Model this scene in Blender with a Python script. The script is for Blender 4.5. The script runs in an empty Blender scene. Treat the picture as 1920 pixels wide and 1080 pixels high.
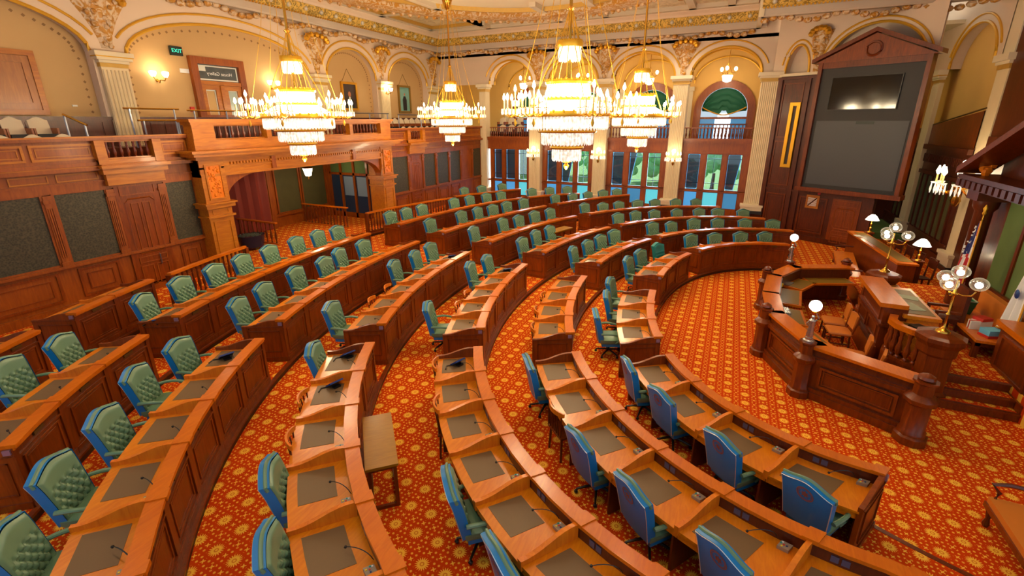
import bpy, math, random
from math import sin, cos, pi, radians, atan2, hypot, sqrt
from mathutils import Vector, Matrix
random.seed(7)
scene = bpy.context.scene
COL = scene.collection

# ------------------------------------------------------------------ materials
def lin(c):
    c = c / 255.0
    return c / 12.92 if c <= 0.04045 else ((c + 0.055) / 1.055) ** 2.4

def rgb(r, g, b):
    return (lin(r), lin(g), lin(b), 1.0)

def new_mat(name):
    m = bpy.data.materials.new(name)
    m.use_nodes = True
    nt = m.node_tree
    return m, nt, nt.nodes['Principled BSDF']

def plain(name, col, rough=0.5, metal=0.0, bump=0.0, bscale=60.0, spec=None, var=0.0):
    m, nt, b = new_mat(name)
    b.inputs['Base Color'].default_value = col
    b.inputs['Roughness'].default_value = rough
    b.inputs['Metallic'].default_value = metal
    if spec is not None:
        b.inputs['Specular IOR Level'].default_value = spec
    if bump or var:
        tc = nt.nodes.new('ShaderNodeTexCoord')
        n = nt.nodes.new('ShaderNodeTexNoise')
        n.inputs['Scale'].default_value = bscale
        n.inputs['Detail'].default_value = 4
        nt.links.new(tc.outputs['Object'], n.inputs['Vector'])
        if bump:
            bp = nt.nodes.new('ShaderNodeBump')
            bp.inputs['Strength'].default_value = bump
            bp.inputs['Distance'].default_value = 0.01
            nt.links.new(n.outputs['Fac'], bp.inputs['Height'])
            nt.links.new(bp.outputs['Normal'], b.inputs['Normal'])
        if var:
            mx = nt.nodes.new('ShaderNodeMixRGB')
            mx.inputs[1].default_value = tuple(x * (1 - var) for x in col[:3]) + (1,)
            mx.inputs[2].default_value = tuple(min(1, x * (1 + var)) for x in col[:3]) + (1,)
            nt.links.new(n.outputs['Fac'], mx.inputs[0])
            nt.links.new(mx.outputs[0], b.inputs['Base Color'])
    return m

def wood(name, c1, c2, rough=0.3, scale=3.0, stretch=(1, 1, 8), coat=0.15):
    m, nt, b = new_mat(name)
    tc = nt.nodes.new('ShaderNodeTexCoord')
    mp = nt.nodes.new('ShaderNodeMapping')
    mp.inputs['Scale'].default_value = tuple(scale * 8.0 / s for s in stretch)
    n = nt.nodes.new('ShaderNodeTexNoise')
    n.inputs['Scale'].default_value = 1.0
    n.inputs['Detail'].default_value = 6
    n.inputs['Distortion'].default_value = 1.2
    n2 = nt.nodes.new('ShaderNodeTexNoise')
    n2.inputs['Scale'].default_value = 1.3
    r = nt.nodes.new('ShaderNodeValToRGB')
    r.color_ramp.elements[0].position = 0.3
    r.color_ramp.elements[1].position = 0.72
    r.color_ramp.elements[0].color = c1
    r.color_ramp.elements[1].color = c2
    mx = nt.nodes.new('ShaderNodeMath')
    mx.operation = 'MULTIPLY_ADD'
    mx.inputs[1].default_value = 0.35
    nt.links.new(tc.outputs['Object'], mp.inputs['Vector'])
    nt.links.new(mp.outputs[0], n.inputs['Vector'])
    nt.links.new(tc.outputs['Object'], n2.inputs['Vector'])
    nt.links.new(n2.outputs['Fac'], mx.inputs[0])
    sc = nt.nodes.new('ShaderNodeMath')
    sc.operation = 'MULTIPLY'
    sc.inputs[1].default_value = 0.65
    nt.links.new(n.outputs['Fac'], sc.inputs[0])
    nt.links.new(sc.outputs[0], mx.inputs[2])
    nt.links.new(mx.outputs[0], r.inputs['Fac'])
    nt.links.new(r.outputs[0], b.inputs['Base Color'])
    b.inputs['Roughness'].default_value = rough
    b.inputs['Coat Weight'].default_value = coat
    b.inputs['Coat Roughness'].default_value = 0.15
    return m

def emit(name, col, strength, base=None, light=False):
    m, nt, b = new_mat(name)
    b.inputs['Base Color'].default_value = base or col
    b.inputs['Emission Color'].default_value = col
    b.inputs['Emission Strength'].default_value = strength
    b.inputs['Roughness'].default_value = 0.3
    if not light:
        m.cycles.emission_sampling = 'NONE'
    return m

M = {}
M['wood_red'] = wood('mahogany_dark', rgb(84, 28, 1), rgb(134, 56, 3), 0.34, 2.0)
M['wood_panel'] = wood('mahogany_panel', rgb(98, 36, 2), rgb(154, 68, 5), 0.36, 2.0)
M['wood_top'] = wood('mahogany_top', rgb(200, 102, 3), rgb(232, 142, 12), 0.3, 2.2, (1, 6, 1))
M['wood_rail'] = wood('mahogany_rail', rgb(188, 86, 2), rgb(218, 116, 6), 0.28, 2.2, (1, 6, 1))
M['wood_gallery'] = wood('oak_gallery', rgb(160, 82, 4), rgb(204, 124, 20), 0.42, 1.6, (1, 8, 1))
M['wood_wall'] = wood('mahogany_wall', rgb(122, 50, 2), rgb(168, 84, 8), 0.42, 1.6)
M['wood_dark'] = wood('walnut_dark', rgb(62, 20, 5), rgb(104, 40, 10), 0.36, 2.0)
M['wood_orange'] = wood('amber_wood', rgb(204, 96, 8), rgb(238, 138, 26), 0.32, 2.0)
M['wood_light'] = wood('oak_light', rgb(140, 92, 2), rgb(170, 118, 8), 0.4, 3.0, (8, 1, 1), 0.1)
M['kick'] = plain('kick_strip', rgb(44, 24, 14), 0.5, var=0.3, bscale=8)
M['pad'] = plain('leather_pad', rgb(112, 86, 54), 0.5, bump=0.1, bscale=250, var=0.14)
M['green'] = plain('leather_green', rgb(104, 138, 106), 0.34, bump=0.12, bscale=220, var=0.08)
M['blue'] = plain('leather_blue_daylit', rgb(8, 122, 190), 0.33, bump=0.1, bscale=220, var=0.08)  # same leather as the chair fronts, with blue daylight painted into the colour
M['teal'] = plain('leather_teal', rgb(30, 128, 124), 0.4, bump=0.1, bscale=220)
M['seal'] = plain('seal_print', rgb(150, 84, 70), 0.5)
M['nail'] = plain('nail_head', rgb(214, 222, 222), 0.3, 0.6)
M['black'] = plain('black_plastic', rgb(24, 22, 22), 0.4)
M['steel'] = plain('steel', rgb(150, 150, 160), 0.3, 0.9)
M['grey'] = plain('grey_plastic', rgb(168, 160, 150), 0.35)
M['gold'] = plain('gold_leaf', rgb(226, 170, 50), 0.3, 0.75, bump=0.25, bscale=40)
M['goldpaint'] = plain('gold_paint', rgb(232, 176, 52), 0.35, 0.35)
M['brass'] = plain('brass', rgb(214, 160, 62), 0.22, 0.95)
M['cream'] = plain('cream_plaster', rgb(234, 216, 182), 0.55, var=0.05, bscale=2)
M['pink'] = plain('rose_plaster', rgb(232, 206, 180), 0.6, var=0.04, bscale=2)
M['tan'] = plain('tan_wall', rgb(208, 168, 112), 0.7, var=0.06, bscale=1.2)
M['amber'] = plain('amber_wall', rgb(236, 186, 100), 0.7, var=0.05, bscale=1.2)
M['stone'] = plain('column_cream', rgb(232, 210, 168), 0.55, var=0.05, bscale=3)
M['grout'] = plain('black_base', rgb(40, 38, 40), 0.4)
M['glassblack'] = plain('screen_black', rgb(16, 14, 16), 0.1)
M['scorescreen'] = plain('score_screen', rgb(66, 68, 74), 0.42, bump=0.05, bscale=80)
M['paper'] = plain('paper', rgb(236, 236, 226), 0.6)
M['navy'] = plain('navy_device', rgb(20, 54, 120), 0.3)
M['redp'] = plain('red_button', rgb(200, 40, 30), 0.4)
M['yelp'] = plain('yellow_button', rgb(240, 210, 40), 0.4)
M['tealp'] = plain('teal_button', rgb(30, 160, 150), 0.4)
M['whitep'] = plain('white_button', rgb(245, 245, 245), 0.4)
M['leather_tan'] = plain('leather_tan', rgb(206, 118, 40), 0.35, bump=0.1, bscale=200)
M['redbook'] = plain('book_red', rgb(200, 50, 40), 0.5)
M['bluebook'] = plain('book_blue', rgb(110, 190, 226), 0.45)
M['bingreen'] = plain('bin_green', rgb(20, 96, 60), 0.4)
M['drape'] = plain('drape_green', rgb(16, 92, 66), 0.7)
M['feltgreen'] = plain('felt_green', rgb(96, 118, 62), 0.8, var=0.25, bscale=1.5)
M['curtain'] = plain('curtain_red', rgb(126, 36, 16), 0.7)
M['seatcream'] = plain('seat_cream', rgb(216, 196, 166), 0.5)
M['seatdark'] = plain('seat_dark', rgb(30, 26, 28), 0.6)
M['silver'] = plain('silver', rgb(190, 188, 184), 0.25, 0.85, bump=0.4, bscale=30)
M['red'] = plain('flag_red', rgb(190, 30, 40), 0.7)
M['white'] = plain('flag_white', rgb(240, 238, 234), 0.7)
M['flagblue'] = plain('flag_blue', rgb(36, 44, 110), 0.7)
M['fringe'] = plain('fringe_gold', rgb(230, 168, 44), 0.6)
M['bulb'] = emit('bulb_glow', (1.0, 0.80, 0.50, 1), 14.0)
M['globe'] = emit('globe_glow', (1.0, 0.88, 0.66, 1), 7.0)
M['shade'] = emit('shade_glow', (1.0, 0.9, 0.72, 1), 3.2)
M['downlight'] = emit('downlight_glow', (1.0, 0.93, 0.8, 1), 8.0)
M['exit'] = emit('exit_glow', (0.05, 0.85, 0.6, 1), 0.9)
M['exitcase'] = plain('exit_case', rgb(16, 36, 32), 0.4)
M['bright'] = emit('sky_pane', (0.72, 0.9, 1.0, 1), 2.6)
M['pane_blue'] = emit('frosted_skylit_blue', (0.10, 0.42, 0.86, 1), 0.62, rgb(60, 140, 210))  # blue emission stands in for sky light on the frosted panes
M['pane_cyan'] = emit('frosted_skylit_cyan', (0.12, 0.62, 0.74, 1), 0.75, rgb(70, 180, 210))  # cyan emission, likewise painted sky light
M['pane_dark'] = plain('pane_dark', rgb(40, 58, 84), 0.12)
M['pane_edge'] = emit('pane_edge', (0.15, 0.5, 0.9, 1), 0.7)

def mesh_panel_mat():
    m, nt, b = new_mat('woven_panel')
    tc = nt.nodes.new('ShaderNodeTexCoord')
    w = nt.nodes.new('ShaderNodeTexVoronoi')
    w.inputs['Scale'].default_value = 26
    r = nt.nodes.new('ShaderNodeValToRGB')
    r.color_ramp.elements[0].color = rgb(34, 30, 20)
    r.color_ramp.elements[1].color = rgb(82, 74, 52)
    nt.links.new(tc.outputs['Object'], w.inputs['Vector'])
    nt.links.new(w.outputs['Distance'], r.inputs['Fac'])
    nt.links.new(r.outputs[0], b.inputs['Base Color'])
    b.inputs['Roughness'].default_value = 0.5
    return m
M['weave'] = mesh_panel_mat()

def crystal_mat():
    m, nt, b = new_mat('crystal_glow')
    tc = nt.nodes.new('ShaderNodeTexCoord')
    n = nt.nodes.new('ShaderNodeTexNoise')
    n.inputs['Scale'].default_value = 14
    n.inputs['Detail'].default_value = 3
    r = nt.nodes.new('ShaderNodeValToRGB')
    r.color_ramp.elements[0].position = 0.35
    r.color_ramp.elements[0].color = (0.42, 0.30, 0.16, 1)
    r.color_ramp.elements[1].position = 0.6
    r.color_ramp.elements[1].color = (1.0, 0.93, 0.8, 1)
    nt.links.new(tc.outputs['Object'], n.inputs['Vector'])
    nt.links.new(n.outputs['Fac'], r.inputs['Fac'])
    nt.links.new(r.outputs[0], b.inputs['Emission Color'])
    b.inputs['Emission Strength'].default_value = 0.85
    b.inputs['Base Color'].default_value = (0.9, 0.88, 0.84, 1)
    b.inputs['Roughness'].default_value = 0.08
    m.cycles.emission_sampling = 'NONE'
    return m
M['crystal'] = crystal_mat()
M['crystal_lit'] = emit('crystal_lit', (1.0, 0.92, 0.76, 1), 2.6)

def ornament_mat(name, c0, c1, scale):
    m, nt, b = new_mat(name)
    tc = nt.nodes.new('ShaderNodeTexCoord')
    n = nt.nodes.new('ShaderNodeTexNoise')
    n.inputs['Scale'].default_value = scale
    n.inputs['Detail'].default_value = 2
    n.inputs['Distortion'].default_value = 1.5
    r = nt.nodes.new('ShaderNodeValToRGB')
    r.color_ramp.elements[0].position = 0.42
    r.color_ramp.elements[0].color = c0
    r.color_ramp.elements[1].position = 0.55
    r.color_ramp.elements[1].color = c1
    nt.links.new(tc.outputs['Object'], n.inputs['Vector'])
    nt.links.new(n.outputs['Fac'], r.inputs['Fac'])
    nt.links.new(r.outputs[0], b.inputs['Base Color'])
    bp = nt.nodes.new('ShaderNodeBump')
    bp.inputs['Strength'].default_value = 0.8
    bp.inputs['Distance'].default_value = 0.06
    nt.links.new(n.outputs['Fac'], bp.inputs['Height'])
    nt.links.new(bp.outputs['Normal'], b.inputs['Normal'])
    b.inputs['Roughness'].default_value = 0.4
    return m
M['ornate'] = ornament_mat('gilt_scrollwork', rgb(224, 196, 160), rgb(198, 136, 40), 5.0)
M['ornate_gold'] = ornament_mat('gilt_band', rgb(150, 118, 40), rgb(232, 190, 90), 7.0)
M['ornate_blue'] = ornament_mat('painted_coffer', rgb(232, 214, 180), rgb(206, 186, 150), 2.6)

class NB:
    """tiny node builder for scalar maths"""
    def __init__(s, nt): s.nt = nt
    def m(s, op, a, b=None, c=None):
        n = s.nt.nodes.new('ShaderNodeMath'); n.operation = op
        for i, x in enumerate((a, b, c)):
            if x is None: continue
            if isinstance(x, (int, float)): n.inputs[i].default_value = x
            else: s.nt.links.new(x, n.inputs[i])
        return n.outputs[0]

def carpet_mat():
    m, nt, b = new_mat('patterned_carpet')
    B = NB(nt)
    tc = nt.nodes.new('ShaderNodeTexCoord')
    mp = nt.nodes.new('ShaderNodeMapping')
    mp.vector_type = 'POINT'
    S = 1 / 0.337
    mp.inputs['Location'].default_value = (-0.87 * S + 0.5, -13.15 * S + 0.5, 0)
    mp.inputs['Scale'].default_value = (S, S, S)
    nt.links.new(tc.outputs['Object'], mp.inputs['Vector'])
    sep = nt.nodes.new('ShaderNodeSeparateXYZ')
    nt.links.new(mp.outputs[0], sep.inputs[0])
    x, y = sep.outputs[0], sep.outputs[1]
    fx = B.m('SUBTRACT', B.m('FRACT', x), 0.5)
    fy = B.m('SUBTRACT', B.m('FRACT', y), 0.5)
    def rad(a, c): return B.m('SQRT', B.m('ADD', B.m('MULTIPLY', a, a), B.m('MULTIPLY', c, c)))
    def below(v, t, w): # smooth step: 1 when v<t
        return B.m('MULTIPLY_ADD', B.m('MINIMUM', B.m('MAXIMUM', B.m('DIVIDE', B.m('SUBTRACT', v, t), w), 0.0), 1.0), -1.0, 1.0)
    r = rad(fx, fy)
    ang = B.m('ARCTAN2', fy, fx)
    pet = B.m('MULTIPLY', B.m('COSINE', B.m('MULTIPLY', ang, 18.0)), 0.5)
    # petal edge: radius grows on petals
    edge = B.m('MULTIPLY_ADD', pet, 0.11, 0.205)
    flower = below(r, edge, 0.03)
    ring = B.m('MULTIPLY', below(r, 0.075, 0.02), B.m('SUBTRACT', 1.0, below(r, 0.035, 0.02)))
    flower = B.m('MULTIPLY', flower, B.m('SUBTRACT', 1.0, B.m('MULTIPLY', ring, 0.7)))
    # dots
    def cell(n, off=0.0):
        gx = B.m('SUBTRACT', B.m('FRACT', B.m('ADD', B.m('MULTIPLY', x, float(n)), off)), 0.5)
        gy = B.m('SUBTRACT', B.m('FRACT', B.m('ADD', B.m('MULTIPLY', y, float(n)), off)), 0.5)
        return gx, gy
    gx, gy = cell(5, 0.0)
    dots = below(rad(gx, gy), 0.19, 0.08)
    dots = B.m('MULTIPLY', dots, B.m('SUBTRACT', 1.0, below(r, 0.31, 0.02)))
    # little x stars around the cell borders
    hx = B.m('SUBTRACT', B.m('FRACT', B.m('ADD', B.m('MULTIPLY', x, 1.0), 0.5)), 0.5)
    hy = B.m('SUBTRACT', B.m('FRACT', B.m('ADD', B.m('MULTIPLY', y, 1.0), 0.5)), 0.5)
    def star(ax, ay):
        rr = rad(ax, ay)
        an = B.m('ABSOLUTE', B.m('COSINE', B.m('MULTIPLY', B.m('ARCTAN2', ay, ax), 2.0)))
        return below(rr, B.m('MULTIPLY_ADD', an, -0.07, 0.095), 0.02), rr
    s1, r1 = star(hx, hy)
    s2, r2 = star(hx, fy)
    s3, r3 = star(fx, hy)
    keep = B.m('MULTIPLY', B.m('MULTIPLY', B.m('SUBTRACT', 1.0, below(r1, 0.13, 0.01)), B.m('SUBTRACT', 1.0, below(r2, 0.13, 0.01))), B.m('SUBTRACT', 1.0, below(r3, 0.13, 0.01)))
    dots = B.m('MULTIPLY', dots, keep)
    pat = B.m('MAXIMUM', B.m('MAXIMUM', flower, B.m('MULTIPLY', dots, 0.8)), B.m('MAXIMUM', B.m('MAXIMUM', s1, s2), s3))
    nz = nt.nodes.new('ShaderNodeTexNoise')
    nz.inputs['Scale'].default_value = 0.8
    nt.links.new(tc.outputs['Object'], nz.inputs['Vector'])
    base = nt.nodes.new('ShaderNodeMixRGB')
    base.inputs[1].default_value = rgb(192, 50, 0)
    base.inputs[2].default_value = rgb(212, 70, 0)
    nt.links.new(nz.outputs['Fac'], base.inputs[0])
    mx = nt.nodes.new('ShaderNodeMixRGB')
    mx.inputs[2].default_value = rgb(248, 190, 64)
    nt.links.new(pat, mx.inputs[0])
    nt.links.new(base.outputs[0], mx.inputs[1])
    nt.links.new(mx.outputs[0], b.inputs['Base Color'])
    b.inputs['Roughness'].default_value = 0.9
    b.inputs['Specular IOR Level'].default_value = 0.1
    return m
M['carpet'] = carpet_mat()

def glass_mat():
    m = bpy.data.materials.new('window_glass'); m.use_nodes = True
    nt = m.node_tree; nt.nodes.clear()
    o = nt.nodes.new('ShaderNodeOutputMaterial'); t = nt.nodes.new('ShaderNodeBsdfTransparent')
    t.inputs[0].default_value = (0.86, 0.97, 1.0, 1)
    g = nt.nodes.new('ShaderNodeBsdfGlossy'); g.inputs['Roughness'].default_value = 0.03
    x = nt.nodes.new('ShaderNodeMixShader'); x.inputs[0].default_value = 0.08
    nt.links.new(t.outputs[0], x.inputs[1]); nt.links.new(g.outputs[0], x.inputs[2]); nt.links.new(x.outputs[0], o.inputs[0])
    return m
M['glass'] = glass_mat()
def globe_glass():
    m = bpy.data.materials.new('globe_glass'); m.use_nodes = True
    nt = m.node_tree; nt.nodes.clear()
    o = nt.nodes.new('ShaderNodeOutputMaterial'); t = nt.nodes.new('ShaderNodeBsdfTransparent')
    t.inputs[0].default_value = (0.97, 0.93, 0.86, 1)
    g = nt.nodes.new('ShaderNodeBsdfGlossy'); g.inputs['Roughness'].default_value = 0.05
    e = nt.nodes.new('ShaderNodeEmission'); e.inputs[0].default_value = (1, 0.8, 0.5, 1); e.inputs[1].default_value = 0.9
    lw = nt.nodes.new('ShaderNodeLayerWeight'); lw.inputs[0].default_value = 0.35
    x = nt.nodes.new('ShaderNodeMixShader'); x2 = nt.nodes.new('ShaderNodeMixShader'); x2.inputs[0].default_value = 0.5
    nt.links.new(g.outputs[0], x2.inputs[1]); nt.links.new(e.outputs[0], x2.inputs[2])
    nt.links.new(lw.outputs['Facing'], x.inputs[0])
    nt.links.new(t.outputs[0], x.inputs[1]); nt.links.new(x2.outputs[0], x.inputs[2]); nt.links.new(x.outputs[0], o.inputs[0])
    m.cycles.emission_sampling = 'NONE'
    return m
M['globeglass'] = globe_glass()

M['bluegrey'] = plain('blind_bluegrey', rgb(128, 150, 170), 0.6)
M['navypot'] = plain('pot_navy', rgb(24, 34, 60), 0.2)
M['speckle'] = plain('pot_speckle', rgb(70, 74, 60), 0.6, var=0.7, bscale=60)
M['brass_dull'] = plain('tarnished_brass', rgb(104, 70, 24), 0.4, 0.4)
M['steel_blue'] = plain('socket_steel', rgb(92, 96, 130), 0.3, 0.5)
M['steel_rosette'] = plain('rosette_steel', rgb(150, 120, 140), 0.3, 0.3)
M['console'] = plain('console_grey', rgb(150, 138, 122), 0.4)

M['stencil'] = plain('stencil_brown', rgb(150, 112, 66), 0.7)
M['goldpaint_dull'] = plain('gold_dull', rgb(204, 160, 72), 0.45, 0.2, var=0.12, bscale=8)
M['silverish'] = plain('rosette_silver', rgb(214, 206, 190), 0.4, 0.2)
M['fascia'] = plain('fascia_mauve', rgb(204, 186, 166), 0.55)
M['ceil'] = plain('ceiling_plaster', rgb(232, 216, 186), 0.7, var=0.05, bscale=1)
M['ceilbeam'] = plain('ceiling_beam', rgb(216, 200, 176), 0.6)
M['ovaldark'] = plain('oval_band_shade', rgb(70, 74, 62), 0.4, 0.2)  # dark tone paints in the shadow around the oval ring
M['oak_door'] = wood('cabinet_oak', rgb(150, 84, 26), rgb(190, 116, 44), 0.4, 1.4, (1, 1, 8), 0.1)
M['paleglass'] = plain('pale_glass', rgb(178, 196, 190), 0.15)
M['transom'] = plain('transom_glass', rgb(92, 98, 100), 0.1, var=0.4, bscale=4)
M['oldgold'] = plain('old_gold', rgb(150, 116, 50), 0.4, 0.4)
M['canvas_dark'] = plain('canvas_dark', rgb(64, 50, 46), 0.5, var=0.2, bscale=6)
M['canvas_teal'] = plain('canvas_teal', rgb(126, 176, 164), 0.5, var=0.2, bscale=4)
M['canvas_coat'] = plain('canvas_coat', rgb(30, 30, 38), 0.5)
M['canvas_skin'] = plain('canvas_skin', rgb(190, 120, 84), 0.5)
M['blind'] = plain('blind_navy', rgb(58, 76, 104), 0.35)
M['pane_mid'] = emit('frosted_skylit_mid', (0.08, 0.34, 0.62, 1), 0.5, rgb(50, 110, 170))  # dimmer pane emission, also in place of sky light
M['candle'] = plain('candle_cream', rgb(244, 214, 140), 0.4)


M['boardblack'] = plain('board_black', rgb(34, 30, 32), 0.5)
M['felt_dim'] = plain('felt_olive', rgb(82, 76, 36), 0.7, var=0.25, bscale=2)
M['olive'] = plain('olive_leather', rgb(122, 92, 26), 0.4)
M['globe_hot'] = emit('globe_hot', (1.0, 0.95, 0.82, 1), 9.0)
M['palegreen'] = plain('pale_green_paper', rgb(176, 186, 156), 0.5)


M['grassy'] = plain('grass_ground', rgb(110, 150, 80), 0.9)
M['brightwall'] = plain('bright_wall', rgb(250, 250, 250), 0.9)
M['leafy'] = plain('leaf_green', rgb(140, 220, 150), 0.8, var=0.5, bscale=3)

# ------------------------------------------------------------------ mesh builder
class MB:
    def __init__(s): s.v = []; s.f = []
    def add(s, vs, fs):
        o = len(s.v); s.v += [tuple(p) for p in vs]; s.f += [tuple(i + o for i in f) for f in fs]; return s
    def box(s, x0, x1, y0, y1, z0, z1):
        return s.add([(x0, y0, z0), (x1, y0, z0), (x1, y1, z0), (x0, y1, z0), (x0, y0, z1), (x1, y0, z1), (x1, y1, z1), (x0, y1, z1)],
                     [(0, 3, 2, 1), (4, 5, 6, 7), (0, 1, 5, 4), (1, 2, 6, 5), (2, 3, 7, 6), (3, 0, 4, 7)])
    def obox(s, c, size, rz=0.0):
        cx, cy, cz = c; a, b, h = size[0] / 2, size[1] / 2, size[2] / 2
        p = [(cx + x * cos(rz) - y * sin(rz), cy + x * sin(rz) + y * cos(rz), cz + z) for z in (-h, h) for x, y in ((-a, -b), (a, -b), (a, b), (-a, b))]
        return s.add(p, [(0, 3, 2, 1), (4, 5, 6, 7), (0, 1, 5, 4), (1, 2, 6, 5), (2, 3, 7, 6), (3, 0, 4, 7)])
    def prism(s, poly, z0, z1):
        n = len(poly)
        vs = [(x, y, z0) for x, y in poly] + [(x, y, z1) for x, y in poly]
        return s.add(vs, [tuple(range(n - 1, -1, -1)), tuple(range(n, 2 * n))] + [(i, (i + 1) % n, n + (i + 1) % n, n + i) for i in range(n)])
    def sweep(s, prof, path, close=False):
        """prof: list of callables/points already placed per path index -> path is list of rings"""
        n = len(prof[0]) if prof else 0
        return s
    def rings(s, R, closed_ring=True, cap=True, closed_path=False):
        n = len(R[0]); m = len(R); vs = [p for r in R for p in r]; fs = []
        for i in range(m if closed_path else m - 1):
            j = (i + 1) % m
            for k in range(n if closed_ring else n - 1):
                l = (k + 1) % n
                fs.append((i * n + k, i * n + l, j * n + l, j * n + k))
        if cap and closed_ring and not closed_path:
            fs.append(tuple(range(n - 1, -1, -1))); fs.append(tuple((m - 1) * n + k for k in range(n)))
        return s.add(vs, fs)
    def lathe(s, prof, c=(0, 0, 0), n=12, axis='z'):
        R = []
        for r, z in prof:
            ring = []
            for k in range(n):
                a = 2 * pi * k / n
                if axis == 'z': ring.append((c[0] + r * cos(a), c[1] + r * sin(a), c[2] + z))
                elif axis == 'x': ring.append((c[0] + z, c[1] + r * cos(a), c[2] + r * sin(a)))
                else: ring.append((c[0] + r * sin(a), c[1] + z, c[2] + r * cos(a)))
            R.append(ring)
        return s.rings(R)
    def ball(s, c, r, n=10, m=6, sz=1.0):
        return s.lathe([(r * sin(pi * max(0.02, min(0.98, i / m))), -r * sz * cos(pi * i / m)) for i in range(m + 1)], c, n)
    def tube(s, pts, r, n=6, r1=None, closed=False):
        pts = [Vector(p) for p in pts]; R = []; m = len(pts)
        for i, p in enumerate(pts):
            if closed: t = pts[(i + 1) % m] - pts[i - 1]
            else: t = pts[min(i + 1, m - 1)] - pts[max(i - 1, 0)]
            t.normalize()
            up = Vector((0, 0, 1)) if abs(t.z) < 0.95 else Vector((1, 0, 0))
            a = t.cross(up).normalized(); b = a.cross(t).normalized()
            rr = r if r1 is None else r + (r1 - r) * i / (m - 1)
            R.append([tuple(p + a * rr * cos(2 * pi * k / n) + b * rr * sin(2 * pi * k / n)) for k in range(n)])
        return s.rings(R, closed_path=closed)
    def map(s, fn): s.v = [tuple(fn(*p)) for p in s.v]; return s
    def shift(s, d): s.v = [(p[0] - d[0], p[1] - d[1], p[2] - d[2]) for p in s.v]; return s
    def build(s, name, mat, parent=None, smooth=False, loc=None):
        me = bpy.data.meshes.new(name)
        me.from_pydata(s.v, [], s.f)
        me.materials.append(M[mat] if isinstance(mat, str) else mat)
        if smooth:
            me.polygons.foreach_set('use_smooth', [True] * len(me.polygons))
            me.set_sharp_from_angle(angle=radians(38))
        me.update()
        o = bpy.data.objects.new(name, me)
        COL.objects.link(o)
        if parent: o.parent = parent
        if loc: o.location = loc
        return o

def tag(o, label=None, cat=None, group=None, kind=None):
    if label: o['label'] = label
    if cat: o['category'] = cat
    if group: o['group'] = group
    if kind: o['kind'] = kind
    return o

def thing(name, label, cat, loc=(0, 0, 0), rz=0.0, group=None):
    o = bpy.data.objects.new(name, None)
    o.empty_display_size = 0.2
    o.location = loc; o.rotation_euler = (0, 0, rz)
    COL.objects.link(o)
    return tag(o, label, cat, group)

def struct(o): o['kind'] = 'structure'; return o

def dup(root, loc, rz, label=None, group=None):
    r = root.copy(); COL.objects.link(r); r.location = loc; r.rotation_euler = (0, 0, rz)
    if label: r['label'] = label
    if group: r['group'] = group
    for ch in list(root.children):
        c = ch.copy(); COL.objects.link(c); c.parent = r
        for g in list(ch.children):
            d = g.copy(); COL.objects.link(d); d.parent = c
    return r

def copyto(o, parent, loc):
    c = o.copy(); COL.objects.link(c); c.parent = parent; c.location = loc; return c

ORD = ['zeroth', 'first', 'second', 'third', 'fourth', 'fifth', 'sixth', 'seventh', 'eighth', 'ninth', 'tenth', 'eleventh', 'twelfth']
# ------------------------------------------------------------------ camera
H = 5.6
cam_d = bpy.data.cameras.new('camera')
cam = bpy.data.objects.new('camera', cam_d)
COL.objects.link(cam)
scene.camera = cam
F_PX, CY_PX, YAW, PITCH, ROLL = 857.834, 497.092, 0.4409, 0.3066, 0.0042
cam_d.sensor_width = 36.0
cam_d.lens = F_PX / 1920 * 36.0
cam_d.shift_y = (CY_PX - 540.0) / 1920.0
cam_d.clip_end = 200
fw = Vector((-sin(YAW) * cos(PITCH), cos(YAW) * cos(PITCH), -sin(PITCH)))
r0 = Vector((cos(YAW), sin(YAW), 0)); d0 = fw.cross(r0)
rr = r0 * cos(ROLL) + d0 * sin(ROLL); dd = -r0 * sin(ROLL) + d0 * cos(ROLL)
cam.matrix_world = Matrix(((rr.x, -dd.x, -fw.x, 0), (rr.y, -dd.y, -fw.y, 0), (rr.z, -dd.z, -fw.z, H), (0, 0, 0, 1)))

# ------------------------------------------------------------------ seating plan
CX, CYY = 5.75, 13.05
RISE = 0.13
FIT = {1: [7.293, 0.541, 1.548, -1.202, -1.729], 2: [9.268, 0.516, 1.03, -1.017, -1.196], 3: [11.18, 0.588, 1.215, -1.386, -1.623],
       4: [13.267, 0.66, 1.259, -1.699, -1.945], 5: [15.326, 0.871, 1.247, -2.524, -1.429], 6: [17.339, 1.088, 2.74, -4.068, -6.694]}
LIM = {1: (117, 242), 2: (110, 246), 3: (112, 238), 4: (117, 232), 5: (128, 228), 6: (139, 220)}

def RK(k, th):
    if k == 7: return 19.74
    lo, hi = LIM[k]
    t = (min(max(th, lo), hi) - 190) / 60
    return sum(c * t ** i for i, c in enumerate(FIT[k]))

def PT(k, th, off, z):
    r = RK(k, th) + off; a = radians(th)
    return (CX + r * cos(a), CYY + r * sin(a), z)

def arcbox(mb, k, t0, t1, o0, o1, z0, z1, n=None):
    n = n or max(1, int(abs(t1 - t0) / 2.2) + 1)
    R = []
    for i in range(n + 1):
        t = t0 + (t1 - t0) * i / n
        R.append([PT(k, t, o0, z0), PT(k, t, o1, z0), PT(k, t, o1, z1), PT(k, t, o0, z1)])
    return mb.rings(R)

def clipR(th):
    a = radians(th); best = 40.0
    if cos(a) < -1e-6: best = min(best, (-15.0 - CX) / cos(a))
    if sin(a) > 1e-6: best = min(best, (26.98 - CYY) / sin(a))
    if sin(a) < -1e-6: best = min(best, (-4.0 - CYY) / sin(a))
    return best

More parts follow.
